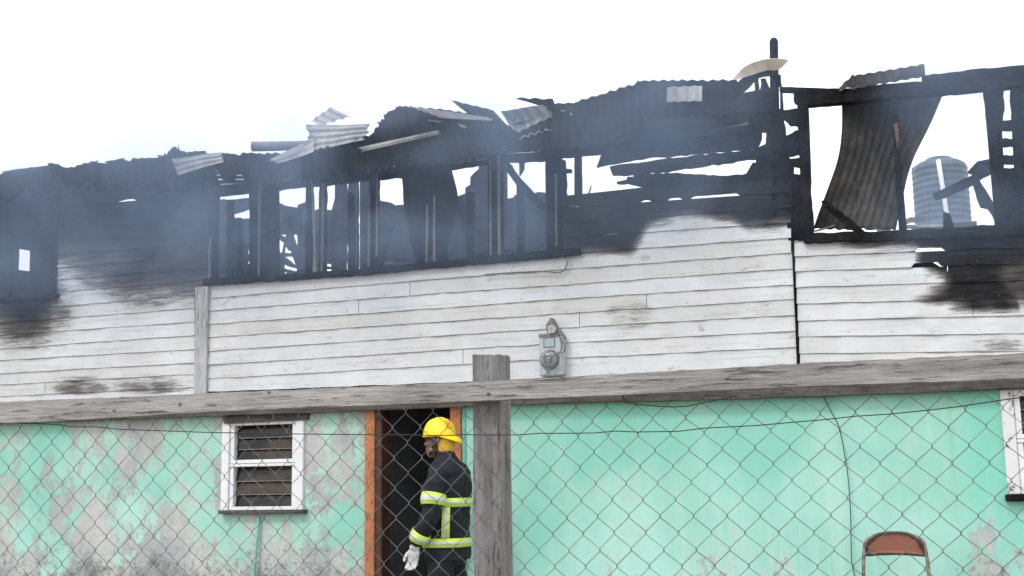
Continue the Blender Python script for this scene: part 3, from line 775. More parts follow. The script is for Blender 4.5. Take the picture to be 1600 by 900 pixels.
rs([((318, 241, -.12), (470, 236, -.12)), ((318, 285, -.2), (470, 280, -.2))], 'tin_dark', seed=7, bend=.035, rag=.22)
lg = tube('rafter_end', [P(394, 229, -.1), P(430, 228.5, -.05), P(505, 226, .3)], [.045, .043, .04], M['dull'], house, 10, 'round grey rafter end lying on the roof edge')
rs([((420, 248, -.30), (492, 212, -.22)), ((436, 254, -.32), (492, 236, -.3))], 'tin_light', ridge='u', seed=8, bend=.015, rag=.05)
rs([((478, 195, -.20), (578, 194, -.18)), ((492, 236, -.26), (572, 219, -.24))], 'tin_light', ridge='u', seed=10, bend=.012, rag=.05, label='pale ribbed sheet lying level on the roof edge')
rs([((489, 188, -.16), (520, 166, -.10)), ((505, 196, -.18), (550, 180, -.1))], 'tin_light', ridge='v', seed=11, bend=.02, rag=.07, label='small pale curled scrap standing on the roof')
rs([((470, 246, -.26), (530, 222, -.26)), ((470, 292, -.3), (545, 280, -.3))], 'tin_dark', seed=12, bend=.035, rag=.22)
rs([((520, 226, -.24), (578, 214, -.24)), ((530, 282, -.28), (590, 272, -.28))], 'tin_dark', seed=13, bend=.035, rag=.22)
rs([((572, 216, -.30), (602, 178, -.22)), ((580, 262, -.34), (622, 262, -.3))], 'tin_dark', seed=14, bend=.035, rag=.22)
rs([((600, 180, -.22), (622, 167, -.18), ), ((618, 264, -.32), (640, 262, -.32))], 'tin_dark', seed=15, bend=.015)
rs([((620, 168, -.20), (648, 168, -.2)), ((640, 262, -.30), (700, 254, -.3))], 'tin_dark', seed=16, bend=.015)
rs([((645, 168, -.20), (772, 186, -.2)), ((690, 254, -.30), (790, 240, -.3))], 'tin_dark', seed=17, bend=.02)
rs([((560, 231, -.42), (684, 203, -.38)), ((566, 236, -.44), (686, 208, -.40))], 'tin_light', ridge='u', pitch=.05, seed=18, bend=.006, nv=24, rag=.03, label='long thin pale edge of a bent roof sheet')
rs([((640, 165, -.24), (770, 184, -.26)), ((690, 184, -.32), (768, 188, -.3))], 'tin_light', ridge='u', seed=19, bend=.01, rag=.03, label='pale wedge of tin above the third bay')
rs([((704, 156, -.20), (770, 174, -.26)), ((740, 186, -.26), (790, 200, -.28)), ((770, 214, -.28), (806, 236, -.3))], 'tin_dark', seed=20, bend=.015, amp=.011, label='dark upturned sheet with scalloped edge')
rs([((764, 172, -.24), (812, 208, -.26)), ((772, 225, -.28), (806, 240, -.3))], 'tin_dark', seed=21, bend=.02)
rs([((782, 172, -.30), (850, 163, -.26)), ((796, 194, -.24), (868, 182, -.22)), ((812, 214, -.32), (862, 200, -.3))], 'tin_light', ridge='v', seed=22, bend=.015, rag=.05, curl=.03, label='pale hollow sheet curled beside the dark upturned sheet')
rs([((799, 152, -.18), (864, 156, -.2)), ((850, 168, -.22), (872, 170, -.22)), ((866, 182, -.26), (900, 178, -.26))], 'tin_dark', seed=23, bend=.01, amp=.011)
rs([((806, 210, -.27), (905, 162, -.24)), ((806, 240, -.32), (905, 232, -.3))], 'tin_dark', seed=24, bend=.015)
rs([((862, 160, -.22), (905, 160, -.22)), ((862, 212, -.28), (905, 210, -.28))], 'tin_dark', seed=25, bend=.015)
rs([((898, 158, -.26), (1004, 126, -.24)), ((902, 236, -.34), (1004, 206, -.32))], 'tin_dark', seed=26, bend=.015, amp=.011, rag=.04)
rs([((994, 126, -.28), (1150, 124, -.26)), ((994, 186, -.34), (1150, 180, -.32))], 'tin_dark', seed=27, bend=.015, amp=.011, rag=.05, label='scalloped burnt sheet over the right of the middle section')
rs([((1043, 136, -.40), (1098, 134, -.38)), ((1043, 160, -.42), (1098, 158, -.40))], 'tin_light', seed=28, bend=.006, rag=.05, label='pale ribbed patch on the scalloped burnt sheet')
rs([((1124, 150, -.26), (1138, 160, -.26)), ((1150, 130, -.22), (1164, 143, -.22)), ((1178, 110, -.18), (1184, 124, -.16)), ((1206, 110, -.16), (1208, 120, -.16))], 'tin_dark', seed=29, bend=.012, ridge='v', amp=.004, nv=26, rag=.03)
rs([((1147, 122, -.24), (1150, 125, -.24)), ((1163, 105, -.26), (1176, 117, -.22)), ((1184, 95, -.26), (1198, 110, -.2)), ((1210, 91, -.24), (1215, 109, -.18)), ((1232, 93, -.2), (1230, 97, -.2))], 'tin_cream', ridge='u', amp=.0015, seed=30, bend=.006, rag=.02, nv=14, pitch=.09, label='cream coloured curved scrap of tin at the post top')
rs([((1312, 136, -.05), (1334, 117, .0)), ((1312, 142, -.06), (1340, 132, -.04))], 'tin_brown', seed=31, bend=.008, ridge='v')
rs([((1330, 119, .0), (1444, 101, .0)), ((1330, 140, -.05), (1446, 120, -.04))], 'tin_brown', seed=32, bend=.008, label='brown scalloped sheet on top of the right lintel', amp=.007)

rnd = random.Random(5)
for k in range(46):
    if k < 26:
        x = rnd.uniform(5, 905); y = lerp_table(roofl, x) + rnd.uniform(-2, 5); Yd = rnd.uniform(-.32, -.1)
    else:
        x = rnd.uniform(340, 900); y = lerp_table([(316, 436), (560, 421), (905, 387)], x) - rnd.uniform(1, 9); Yd = rnd.uniform(.06, .5)
    a = rnd.uniform(-.5, .3); l = rnd.uniform(6, 22); h = rnd.uniform(1.5, 4.5)
    ca, sa = math.cos(a), math.sin(a)
    q = [(-l, -h * .5), (-l * .3, -h * rnd.uniform(.4, 1.3)), (l, -h * .4), (l * .8, h * .3), (0, h * rnd.uniform(.3, 1.1)), (-l * .8, h * .4)]
    slab('charred_scrap', [(x + u * ca - v * sa, y + u * sa + v * ca) for u, v in q], Yd, rnd.uniform(.01, .03), M['char' if rnd.random() < .8 else 'tin_mid'], house, .9, 4)
# the big hanging sheet in the right opening
hs = root('hanging_roof_sheet', P(1340, 356, .15), 'long rusty brown roof sheet hanging twisted in the right opening', 'roof sheet')
sheet('tin_panel', [((1312, 145, .10), (1477, 140, .2)), ((1311, 200, .11), (1450, 205, .18)), ((1308, 248, .12), (1425, 258, .16)), ((1291, 302, .14), (1412, 308, .15)), ((1272, 357, .18), (1399, 362, .15))], M['tin_brown'], hs, seed=40, bend=.014, amp=.007, nv=34, pitch=.062)
# ------------------------------------------------------------------ doorway
def dbox(name, xa, xb, Y0, Y1, mat, label=None):
    x0 = zx(xa, 760, GY)[0]; x1 = zx(xb, 760, GY)[0]
    return box(name, x0, x1, Y0, Y1, .06, TOP - .002, M[mat], house, .004, label)
dbox('door_frame', 572.5, 587.5, GY - .035, GY + .06, 'orange', 'orange painted left jamb of the doorway')
dbox('door_frame', 588, 598, GY - .02, GY + .14, 'brown_dk')
dbox('door_frame', 706, 722.5, GY - .03, GY + .12, 'orange', 'orange painted right jamb of the doorway')
# ------------------------------------------------------------------ windows
def window(x0, x1, z0, z1, trim_l, trim_r, m_trim, label, slats=4):
    fr = bpy.data.objects.new('window', None); fr.empty_display_size = .1
    fr.location = ((x0 + x1) / 2, GY, z0)
    link(fr, house); fr.matrix_parent_inverse = WM(house).inverted()
    WMS[fr.name] = Matrix.Translation(Vector(fr.location)); fr['label'] = label
    W = M['white']
    box('frame', x0, x0 + trim_l, GY - .03, GY + .1, z0, z1, m_trim, fr, .004)
    box('frame', x1 - trim_r, x1, GY - .03, GY + .1, z0, z1, m_trim, fr, .004)
    a, b = x0 + trim_l + .002, x1 - trim_r - .002
    ft = .045
    zm = z0 + (z1 - z0) * .515
    box('frame', a, b, GY - .02, GY + .08, z1 - ft, z1, W, fr, .004)
    box('frame', a, b, GY - .02, GY + .08, z0, z0 + ft, W, fr, .004)
    box('frame', a, b, GY - .022, GY + .08, zm - .02, zm + .004, W, fr, .003)
    box('frame', a, b, GY - .015, GY + .08, zm + .008, zm + .04, W, fr, .003)
    for (za, zb) in ((z0 + ft, zm - .02), (zm + .04, z1 - ft)):
        box('frame', a, a + .04, GY - .012, GY + .075, za + .001, zb - .001, W, fr, .003)
        box('frame', b - .04, b, GY - .012, GY + .075, za + .001, zb - .001, W, fr, .003)
        h = (zb - za) / 3
        for k in range(3):
            zc = za + h * (k + .5)
            bm = bmesh.new()
            ang = R(14)
            dy, dz = math.sin(ang) * h * .62, math.cos(ang) * h * .62
            t = .003
            pts = [(GY + .04 - dy, zc - dz), (GY + .04 + dy, zc + dz), (GY + .04 + dy + t, zc + dz - t), (GY + .04 - dy + t, zc - dz - t)]
            va = [bm.verts.new((a + .041, y, z)) for y, z in pts]; vb = [bm.verts.new((b - .041, y, z)) for y, z in pts]
            bm.faces.new(va); bm.faces.new(list(reversed(vb)))
            for i in range(4): bm.faces.new((va[i], vb[i], vb[(i + 1) % 4], va[(i + 1) % 4]))
            fin('pane', bm, M['glass'], fr)
            bm = bmesh.new(); y, z = pts[0]
            box_bm(bm, a + .041, b - .041, y - .003, y + .002, z - .004, z + .004)
            fin('pane_edge', bm, M['dull'], fr)
    return fr
x0, z1 = zx(350, 658, GY); x1, z0 = zx(475, 799, GY)
window(x0, x1, z0, z1, .075, .075, M['white'], 'white louvre window left of the doorway')
sx0, sz = zx(341, 797, GY - .06); sx1, _ = zx(476, 797, GY - .06)
box('window_ledge', sx0, sx1, GY - .07, GY - .004, sz - .035, sz - .002, M['dark_wood'], house, .005, 'black ledge under the left louvre window')
slab('window_head', [(345, 642), (482, 638), (479, 656), (350, 662)], GY - .05, .045, M['dark_wood'], house, .6, 12, 'dark board over the left louvre window')
# cloths inside the left window
box('curtain', x0 + .22, x1 - .1, GY + .135, GY + .14, z0 + .38, z1 - .12, M['curtain_grey'], house)
box('curtain', x0 + .24, x1 - .12, GY + .125, GY + .13, z0 + .30, z0 + .52, M['curtain_red'], house)
x0, z1 = zx(1557, 610, GY); z0 = zx(1580, 772, GY)[1]; x1 = x0 + .95
window(x0 + .02, x1, z0, z1, .085, .1, M['white_old'], 'louvre window with scorched flaking jamb at the right edge')
box('window_ledge', x0 + .0, x1 + .04, GY - .07, GY - .004, z0 - .05, z0 - .002, M['char'], house, .006, 'burnt ledge under the right louvre window')

# downpipe-like trim strip right of the door
dbox('corner_strip', 723, 729, GY - .012, GY - .002, 'teal')

# ------------------------------------------------------------------ cables and pipe
def cable(name, pts, Y, r, label, cat, mat='rubber', parent=None, sm=True):
    q = [P(x, y, Y if not isinstance(Y, (list, tuple)) else Y[i]) for i, (x, y) in enumerate(pts)]
    if sm:
        o = []
        for i in range(len(q) - 1):
            p0, p1, p2, p3 = q[max(i - 1, 0)], q[i], q[i + 1], q[min(i + 2, len(q) - 1)]
            for k in range(4):
                u = k / 4
                o.append(.5 * ((2 * p1) + (p2 - p0) * u + (2 * p0 - 5 * p1 + 4 * p2 - p3) * u * u + (3 * p1 - p0 - 3 * p2 + p3) * u ** 3))
        q = o + [q[-1]]
    t = tube(name, q, r, M[mat], parent, 6)
    return tag(t, label, cat) if cat else tag(t, label)
cable('hanging_cable', [(1283, 612), (1298, 642), (1310, 665), (1318, 700), (1325, 745), (1329, 800), (1330, 850), (1331, 880), (1336, 905), (1340, 960)], GY - .03, .0035, 'black cable hanging down the green wall left of the folding chair', 'cable')
cable('loose_cable', [(887, 396), (886, 412), (880, 423), (868, 426), (848, 424), (800, 426), (758, 429)], -.035, .0055, 'grey cable drooping from the charred sill onto the white boards', 'cable', 'dull')
pp = tube('thin_pipe', [P(404, 808, GY - .03), P(401, 850, GY - .035), P(396, 902, GY - .05), Vector((P(386, 1000, GY).x, GY - .1, .06))], .013, M['teal'], None, 8)
tag(pp, 'thin teal pipe leaning on the wall below the left window', 'pipe')

# ------------------------------------------------------------------ electricity meter
mb_c = P(861, 556, -.05)
mb = root('meter_box', (mb_c.x, -.05, P(861, 587, -.02).z), 'grey electricity meter box with coiled cable on the white boards', 'meter box')
bx0, bx1 = P(842, 556, -.1).x, P(880, 556, -.1).x; bz0, bz1 = P(861, 587, -.1).z, P(861, 526, -.1).z
box('case', bx0, bx1, -.10, -.022, bz0, bz1, M['meter'], mb, .008)
wc = P(858, 535, -.105)
bm = bmesh.new(); box_bm(bm, wc.x - .042, wc.x + .042, -.104, -.099, wc.z - .034, wc.z + .034, .001); fin('label_plate', bm, M['mglass'], mb)
bm = bmesh.new()
for (a, b, c, d) in ((-.047, -.042, -.038, .038), (.042, .047, -.038, .038)): box_bm(bm, wc.x + a, wc.x + b, -.106, -.099, wc.z + c, wc.z + d)
box_bm(bm, wc.x - .042, wc.x + .042, -.106, -.099, wc.z + .034, wc.z + .038); box_bm(bm, wc.x - .042, wc.x + .042, -.106, -.099, wc.z - .038, wc.z - .034)
fin('plate_frame', bm, M['dull'], mb)
dc = P(859, 562, -.1)
lathe('meter_dome', [(.066, -.0), (.066, -.03), (.058, -.05), (.035, -.062), (.001, -.065)], (dc.x, -.101, dc.z), M['mglass'], mb, 'y', 28)
lathe('meter_ring', [(.066, -.001), (.078, -.001), (.078, -.014), (.067, -.014)], (dc.x, -.1, dc.z), M['dull'], mb, 'y', 28)
for dz in (-.02, 0, .02):
    bm = bmesh.new(); box_bm(bm, dc.x - .045, dc.x + .04, -.168, -.164, dc.z + dz - .003, dc.z + dz + .003); fin('dial_line', bm, M['dull'], mb)
loop = [(850, 588), (856, 580), (858, 566), (866, 554), (874, 552), (880, 550), (883, 545), (880, 536), (876, 526)]
cable('cable', loop, -.175, .005, 'dark cable looped over the meter', None, 'dull', mb)
cable('cable', [(858, 590), (857, 576), (852, 568), (850, 556), (858, 549), (868, 550), (872, 560), (868, 572), (856, 577), (848, 572)], -.18, .005, 'dark cable looped over the meter', None, 'dull', mb)
cable('cable', [(874, 526), (877, 538), (876, 548), (870, 553)], -.12, .005, None, None, 'dull', mb)
# weather head above
slab('cable_head', [(855, 520), (853, 508), (858, 500), (860, 496), (863, 497), (867, 506), (872, 513), (877, 519), (883, 528), (874, 524), (866, 521), (864, 524), (856, 523)], -.09, .06, M['dull'], mb, .7, 4, 'grey clamp and hood for the supply cable')
slab('cable_head', [(856, 510), (862, 507), (868, 512), (866, 520), (857, 521)], -.12, .05, M['trim'], mb, .5, 4)
slab('bracket', [(842, 522), (872, 521), (872, 527), (842, 528)], -.105, .06, M['dull'], mb, .2, 8)

# ------------------------------------------------------------------ water tank behind
TY = 8.0
tc = P(1471, 352, TY); tl = P(1424.5, 300, TY); tr = P(1517, 300, TY)
tr_ = (tr.x - tl.x) / 2 * .965
ttop = P(1470, 266, TY).z; tdome = P(1470, 247, TY).z
tank = root('water_tank', ((tl.x + tr.x) / 2, TY, 0), 'blue grey ribbed plastic water tank beyond the right opening', 'water tank')
tz0 = P(1471, 360, TY).z
pr = [(tr_ * .98, tz0), (tr_, tz0 + .05)]
z = tz0 + .05; zt = ttop
nr = int((zt - z) / .082)
for k in range(nr * 6 + 1):
    pr.append((tr_ * (1 - .022 * (.5 - .5 * math.cos(2 * math.pi * k / 6))), z + (zt - z) * k / (nr * 6)))
pr += [(tr_ * .93, zt + (tdome - zt) * .35), (tr_ * .74, zt + (tdome - zt) * .62), (tr_ * .50, zt + (tdome - zt) * .72), (tr_ * .48, zt + (tdome - zt) * .92), (tr_ * .40, tdome), (.01, tdome + .01)]
lathe('tank_body', pr, ((tl.x + tr.x) / 2, TY, 0), M['tank'], tank, 'z', 48)
pt = P(1466, 250, TY - tr_ - .06); pb = P(1480, 340, TY - tr_ - .06)  # ends of a slim white tube in front of the tank
tube('white_tube', [pt, P(1470, 275, TY - tr_ - .08), P(1474, 300, TY - tr_ - .08), pb, P(1481, 352, TY - tr_ - .06)], .03, M['tube_white'], tank, 8, 'narrow white tube up the front of the tank')
xa, xb = tl.x - .03, tr.x + .03
box('platform', xa, xb, TY - tr_ - .1, TY + tr_ + .1, tz0 - .12, tz0 - .002, M['dark_wood'], tank)
for xx_ in (P(1419, 360, TY).x, P(1486, 360, TY).x, P(1514, 360, TY).x):
    for yy_ in (TY - .3, TY + .3):
        box('platform_leg', xx_ - .05, xx_ + .05, yy_ - .05, yy_ + .05, -.05, tz0 - .121, M['dark_wood'], tank)
slab('inlet_bracket', [(1424, 262), (1446, 258), (1444, 266), (1426, 272)], TY, .2, M['tank'], tank)
slab('inlet_bracket', [(1494, 255), (1506, 253), (1507, 270), (1494, 264)], TY, .2, M['tank'], tank)

# ------------------------------------------------------------------ fence
FY = -5.22
fx0, fx1 = P(-150, 700, FY).x, P(1760, 700, FY).x
fence = root('chain_link_fence', (P(765, 800, FY).x, FY, 0), 'chain-link fence with grey timber post and top rail in front of the house', 'fence')
ptop = P(765, 552, FY).z
pl_, pr_ = P(739, 620, FY).x, P(781, 620, FY).x
bm = bmesh.new(); box_bm(bm, pl_, pr_, FY, FY + .11, -.3, ptop)
bmesh.ops.subdivide_edges(bm, edges=bm.edges[:], cuts=6, use_grid_fill=True)
tiltx = (P(744, 552, FY).x - P(744, 552, FY).x)
for v in bm.verts:
    n = noise.noise_vector(v.co * 7) * .006 + noise.noise_vector(v.co * 30) * .002
    v.co += n
    if v.co.z > ptop - .03: v.co.z -= abs(noise.noise(v.co * 23)) * .02
po = fin('post', bm, M['post'], fence)
# rail
rt = [(-160, 636), (0, 628.5), (100, 624), (300, 616), (500, 607), (737, 597), (900, 588.5), (1250, 568.5), (1600, 552), (1780, 544)]
rb = [(-160, 664), (0, 661), (60, 659.5), (320, 644), (640, 631), (740, 627), (960, 617.5), (1280, 603), (1600, 592), (1780, 586)]
bm = bmesh.new(); cols = []
xx = [x for x in range(-160, 1781, 12)]
for x in xx:
    c = []
    for (tab_, yy, dz) in ((rt, FY - .065, 0), (rb, FY - .065, 0), (rb, FY - .018, 0), (rt, FY - .018, 0)):
        y = lerp_table(tab_, x)
        q = P(x, y, FY - .065); q.y = yy
        k = 1 if tab_ is rt else .5
        q.z += k * (.003 * noise.noise(Vector((x * .05, yy * 9, k))) + .005 * min(0, noise.noise(Vector((x * .035, 4, k))) + .25)) + .001
        q.y += .003 * noise.noise(Vector((x * .03, y, 2)))
        c.append(bm.verts.new(q))
    cols.append(c)
for a, b in zip(cols, cols[1:]):
    for k in range(4): bm.faces.new((a[k], b[k], b[(k + 1) % 4], a[(k + 1) % 4]))
bm.faces.new(cols[0]); bm.faces.new(list(reversed(cols[-1])))
fin('top_rail', bm, M['rail'], fence)
for (x, y) in ((763, 615), (281, 631), (178, 641), (1136, 590), (420, 612)):
    q = P(x, y, FY - .067); lathe('nail', [(.006, 0), (.006, -.003), (.001, -.004)], (q.x, FY - .066, q.z), M['dull'], fence, 'y', 8)
# mesh
node0 = P(1184, 754, FY - .012)
wcell = (P(1196, 740, FY).x - P(1144, 740, FY).x); hcell = abs(P(1107, 762, FY).z - P(1095, 711, FY).z)
hw, hh = wcell / 2, hcell / 2
def node(i, k):
    x = node0.x + i * hw; z = node0.z + k * hh
    x -= (z - 1.3) * .040
    q = Vector((x * 1.1, z * 1.1, 0))
    dx = noise.noise(q) * .014 + noise.noise(q * 4.3) * .005
    dz = noise.noise(q + Vector((9, 3, 1))) * .014 + noise.noise(q * 3.7 + Vector((5, 0, 0))) * .005
    dy = noise.noise(q * .9 + Vector((0, 7, 0))) * .02
    return Vector((x + dx, FY - .010 + dy * .35 - .006, z + dz))
i0, i1 = int((fx0 - node0.x) / hw), int((fx1 - node0.x) / hw)
ztop = 1.62; k1 = int((ztop - node0.z) / hh); k0 = int((.02 - node0.z) / hh)
for i in range(i0, i1):
    pts = []
    for k in range(k1 + 2, k0, -1):
        par = (i + k) % 2
        n_ = node(i if par == 0 else i + 1, k)
        rail_z = P(0, 0, FY).z
        s = -1 if par == 0 else 1
        e = .0035
        tw = -.0022 if (par == 0) else .0022
        pts += [n_ + Vector((s * .0008, tw, e)), n_ + Vector((s * .0022, 0, 0)), n_ + Vector((s * .0008, -tw, -e))]
        # keep segments gently bowed
    # cut above the rail middle
    xm = node0.x + i * hw
    lim = 1.62
    pts = [p for p in pts if p.z < lim]
    bm = bmesh.new(); tube_bm(bm, pts, .00125, 4)
    fin('wire', bm, M['steel'], fence, None, smooth=True)
tw_ = [(-150, 655), (0, 659), (30, 661), (62, 662), (95, 664), (110, 667), (150, 667), (190, 671), (250, 673), (320, 675.5), (460, 678), (560, 679), (640, 679.5), (700, 681), (720, 679), (760, 679.5), (810, 679.5), (845, 677), (880, 677), (930, 676.5), (960, 673.5), (995, 675), (1060, 674), (1100, 669), (1180, 665), (1260, 658), (1280, 656.5), (1335, 650.5), (1390, 647), (1450, 641), (1500, 635), (1580, 623), (1680, 612), (1760, 600)]
q = [P(x, y, FY - .024) for x, y in tw_]
tube('tension_wire', q, .0018, M['rubber'], fence, 5, 'thin black wire strung across the mesh')
q = [P(x, y, FY - .02) for x, y in [(972, 617), (978, 629), (995, 632), (1020, 634), (1050, 636), (1075, 634.5), (1095, 630), (1120, 625), (1150, 618)]]
tube('tie_wire', q, .002, M['rubber'], fence, 5)

# ------------------------------------------------------------------ folding chair
ch_y = -.45
cxp = P(1398, 832, ch_y)
SC = cxp.z - .06
chair = root('folding_chair', (cxp.x, ch_y + .0, .06), 'rusty orange metal folding chair standing against the green wall', 'chair')
cx0, cx1 = P(1349, 880, ch_y).x, P(1450, 880, ch_y).x
hwid = (cx1 - cx0) / 2; cc = (cx0 + cx1) / 2
# seat side faces the viewer; backrest is the panel in the photo
zt = cxp.z; zb_ = P(1398, 868, ch_y).z
bm = bmesh.new(); le = bm.verts.layers.float.new('edge'); nu, nv_ = 26, 10
grid = []
for j in range(nv_ + 1):
    v = j / nv_; row = []
    for i in range(nu + 1):
        u = i / nu * 2 - 1
        ztop_ = zt - .075 * abs(u) ** 3.2
        zbot = zb_ + .004 - .012 * (u * u) + .0
        z = zbot + (ztop_ - zbot) * v
        hwv = hwid * (.985 - .06 * v - .10 * v ** 6)
        y = ch_y + .02 + .035 * (1 - u * u) - .0 * v
        edge = max(abs(u) ** 6, (2 * v - 1) ** 8 if v > .5 else (1 - 2 * v) ** 10, abs(u) ** 2.5 * v ** 2)
        vv = bm.verts.new((cc + u * hwv, y - .012 * edge, z)); vv[le] = min(1, edge); row.append(vv)
    grid.append(row)
for j in range(nv_):
    for i in range(nu): bm.faces.new((grid[j][i], grid[j][i + 1], grid[j + 1][i + 1], grid[j + 1][i]))
b_ = fin('backrest', bm, M['chair'], chair, smooth=True)
md = b_.modifiers.new('t', 'SOLIDIFY'); md.thickness = .014; md.offset = 0
s0 = .06
fr = []
for k in range(13):
    a = math.pi * k / 12
    fr.append((cc - math.cos(a) * hwid * .93, ch_y + .02 + .035 * math.sin(a) + .002, zt - .085 + math.sin(a) * .082))
bk = [Vector((cc - hwid * 1.22, ch_y - .30, s0)), Vector((cc - hwid * 1.07, ch_y - .10, .30)), Vector((cc - hwid * .99, ch_y, zb_ - .03))] + [Vector(p) for p in fr] + [Vector((cc + hwid * .99, ch_y, zb_ - .03)), Vector((cc + hwid * 1.07, ch_y - .10, .30)), Vector((cc + hwid * 1.22, ch_y - .30, s0))]
tube('back_frame', bk, .012, M['chair_tube'], chair, 8)
for s in (-1, 1):
    tube('leg', [Vector((cc + s * hwid * .95, ch_y + .14, s0)), Vector((cc + s * hwid * .93, ch_y - .10, .34)), Vector((cc + s * hwid * .93, ch_y - .22, .49))], .011, M['chair_tube'], chair, 8)
tube('stretcher', [Vector((cc - hwid * .95, ch_y + .10, .11)), Vector((cc + hwid * .95, ch_y + .10, .11))], .008, M['chair_tube'], chair, 8)
tube('stretcher', [Vector((cc - hwid * 1.18, ch_y - .25, .12)), Vector((cc + hwid * 1.18, ch_y - .25, .12))], .008, M['chair_tube'], chair, 8)
bm = bmesh.new(); box_bm(bm, cc - hwid * .9, cc + hwid * .9, ch_y - .33, ch_y + .03, .47, .488, .006); le = bm.verts.layers.float.new('edge')
fin('seat', bm, M['chair'], chair)

# ------------------------------------------------------------------ firefighter
PY = -.38
pc = P(699, 800, PY)
man = root('person', (pc.x, PY, .06), 'firefighter in yellow helmet and navy jacket with lime stripes facing left at the doorway', 'person')
H0 = .06
hz = P(683, 653, PY).z - H0
S = hz / 1.80
def W(x, y, z):   # body frame (x forward, y to his left, z up) -> world
    a = R(180 + 2)
    return Vector((pc.x + (x * math.cos(a) - y * math.sin(a)) * S, PY + (x * math.sin(a) + y * math.cos(a)) * S, H0 + z * S))
def ringpts(c, d, wv, n=24, p=2.4):
    out = []
    for k in range(n):
        a = 2 * math.pi * k / n
        ca, sa = math.cos(a), math.sin(a)
        r = (abs(ca) ** p + abs(sa) ** p) ** (-1 / p)
        out.append(Vector((c[0] + d * r * ca, c[1] + wv * r * sa, c[2])))
    return out
def loft(bm, rings, cap=True, closed=True):
    rv = [[bm.verts.new(W(*p)) for p in r] for r in rings]; n = len(rv[0])
    for a, b in zip(rv, rv[1:]):
        for k in range(n if closed else n - 1):
            bm.faces.new((a[k], a[(k + 1) % n], b[(k + 1) % n], b[k]))
    if cap: bm.faces.new(list(reversed(rv[0]))); bm.faces.new(rv[-1])
def limb(bm, path, rad, seg=14):
    tube_bm(bm, [W(*p) for p in path], [r * S for r in rad], seg)
TR = [(.70, .0, .168, .215), (.80, .0, .166, .212), (.92, .0, .160, .205), (1.05, -.005, .162, .208), (1.18, -.012, .165, .218), (1.30, -.02, .160, .225), (1.38, -.02, .142, .215), (1.43, -.012, .118, .175), (1.465, .0, .092, .115), (1.50, .014, .080, .082), (1.535, .022, .082, .080)]
def trn(z):
    for a, b in zip(TR, TR[1:]):
        if z <= b[0]:
            t = (z - a[0]) / (b[0] - a[0]); return [a[i] + (b[i] - a[i]) * t for i in range(1, 4)]
    return list(TR[-1][1:])
LA = [(-.012, .195, 1.375), (.0, .245, 1.28), (.012, .272, 1.16), (.015, .288, 1.06), (.06, .295, .98), (.115, .285, .895), (.150, .272, .83)]
LR = [.082, .086, .080, .073, .068, .062, .058]
RA = [(-.0, -.195, 1.375), (.03, -.25, 1.26), (.10, -.262, 1.16), (.15, -.262, 1.09), (.19, -.25, 1.02), (.215, -.235, .95), (.225, -.225, .90)]
RR = [.082, .082, .076, .070, .065, .060, .056]
def rem(o, vox, disp=0, dsize=.12):
    m = o.modifiers.new('r', 'REMESH'); m.mode = 'VOXEL'; m.voxel_size = vox; m.use_smooth_shade = True
    s = o.modifiers.new('s', 'SMOOTH'); s.iterations = 3; s.factor = .5
    if disp:
        t = bpy.data.textures.new('folds', 'CLOUDS'); t.noise_scale = dsize; t.noise_depth = 2
        d = o.modifiers.new('d', 'DISPLACE'); d.texture = t; d.strength = disp; d.mid_level = .5; d.texture_coords = 'GLOBAL'
# jacket (torso, collar and sleeves are one surface)
bm = bmesh.new()
loft(bm, [ringpts((r[1], 0, r[0]), r[2], r[3]) for r in TR])
limb(bm, LA, LR); limb(bm, RA, RR)
jk = fin('jacket', bm, M['jacket'], man); rem(jk, .011, .034, .075)
# trousers
bm = bmesh.new()
loft(bm, [ringpts((0, 0, z), d, w_) for z, d, w_ in ((.66, .13, .175), (.78, .145, .19), (.9, .14, .18))])
for s in (-1, 1):
    limb(bm, [(0, s * .10, .80), (.01 + s * .02, s * .11, .50), (.0 + s * .04, s * .115, .30), (s * .05, s * .115, .09)], [.115, .092, .082, .085])
tr2 = fin('trousers', bm, M['jacket'], man); rem(tr2, .013, .03, .09)
for s in (-1, 1):
    bm = bmesh.new(); limb(bm, [(s * .05 - .02, s * .115, .14), (s * .05 - .02, s * .115, .055), (s * .05 + .05, s * .12, .045), (s * .05 + .15, s * .125, .035)], [.062, .062, .052, .035])
    b_ = fin('boot', bm, M['black'], man); rem(b_, .01)
# body: head, neck, torso core and hands in one continuous mesh
HC = Vector((.068, 0, 1.612))
def HP(x, y, z):   # head-local, slightly turned
    a = R(4); return (HC.x + x * math.cos(a) - y * math.sin(a), HC.y + x * math.sin(a) + y * math.cos(a), HC.z + z)
bm = bmesh.new()
prof = [(-.125, .045, .030, .035), (-.110, .045, .048, .042), (-.085, .030, .072, .058), (-.055, .018, .082, .066), (-.02, .010, .088, .071), (.02, .004, .094, .075), (.06, .0, .096, .076), (.10, -.002, .085, .068), (.13, -.004, .05, .045), (.142, -.004, .01, .01)]
rv = []
for z, cx_, d, w_ in prof:
    rv.append([bm.verts.new(W(*HP(*(Vector(p) - Vector((0, 0, 0)))))) for p in ringpts((cx_, 0, z), d, w_, 20, 2.1)])
for a, b in zip(rv, rv[1:]):
    for k in range(20): bm.faces.new((a[k], a[(k + 1) % 20], b[(k + 1) % 20], b[k]))
bm.faces.new(list(reversed(rv[0]))); bm.faces.new(rv[-1])
def lump(x, y, z, r, sx=1, sy=1, sz=1, f=HP):
    ret = bmesh.ops.create_icosphere(bm, subdivisions=2, radius=1)
    for v in ret['verts']:
        c = v.co.copy(); v.co = W(*f(x + c.x * r * sx, y + c.y * r * sy, z + c.z * r * sz))
lump(.108, 0, -.018, .015, 1.1, .9, 1.0); lump(.102, 0, .002, .011, 1, .7, 1.9); lump(.110, .011, -.022, .009); lump(.110, -.011, -.022, .009)
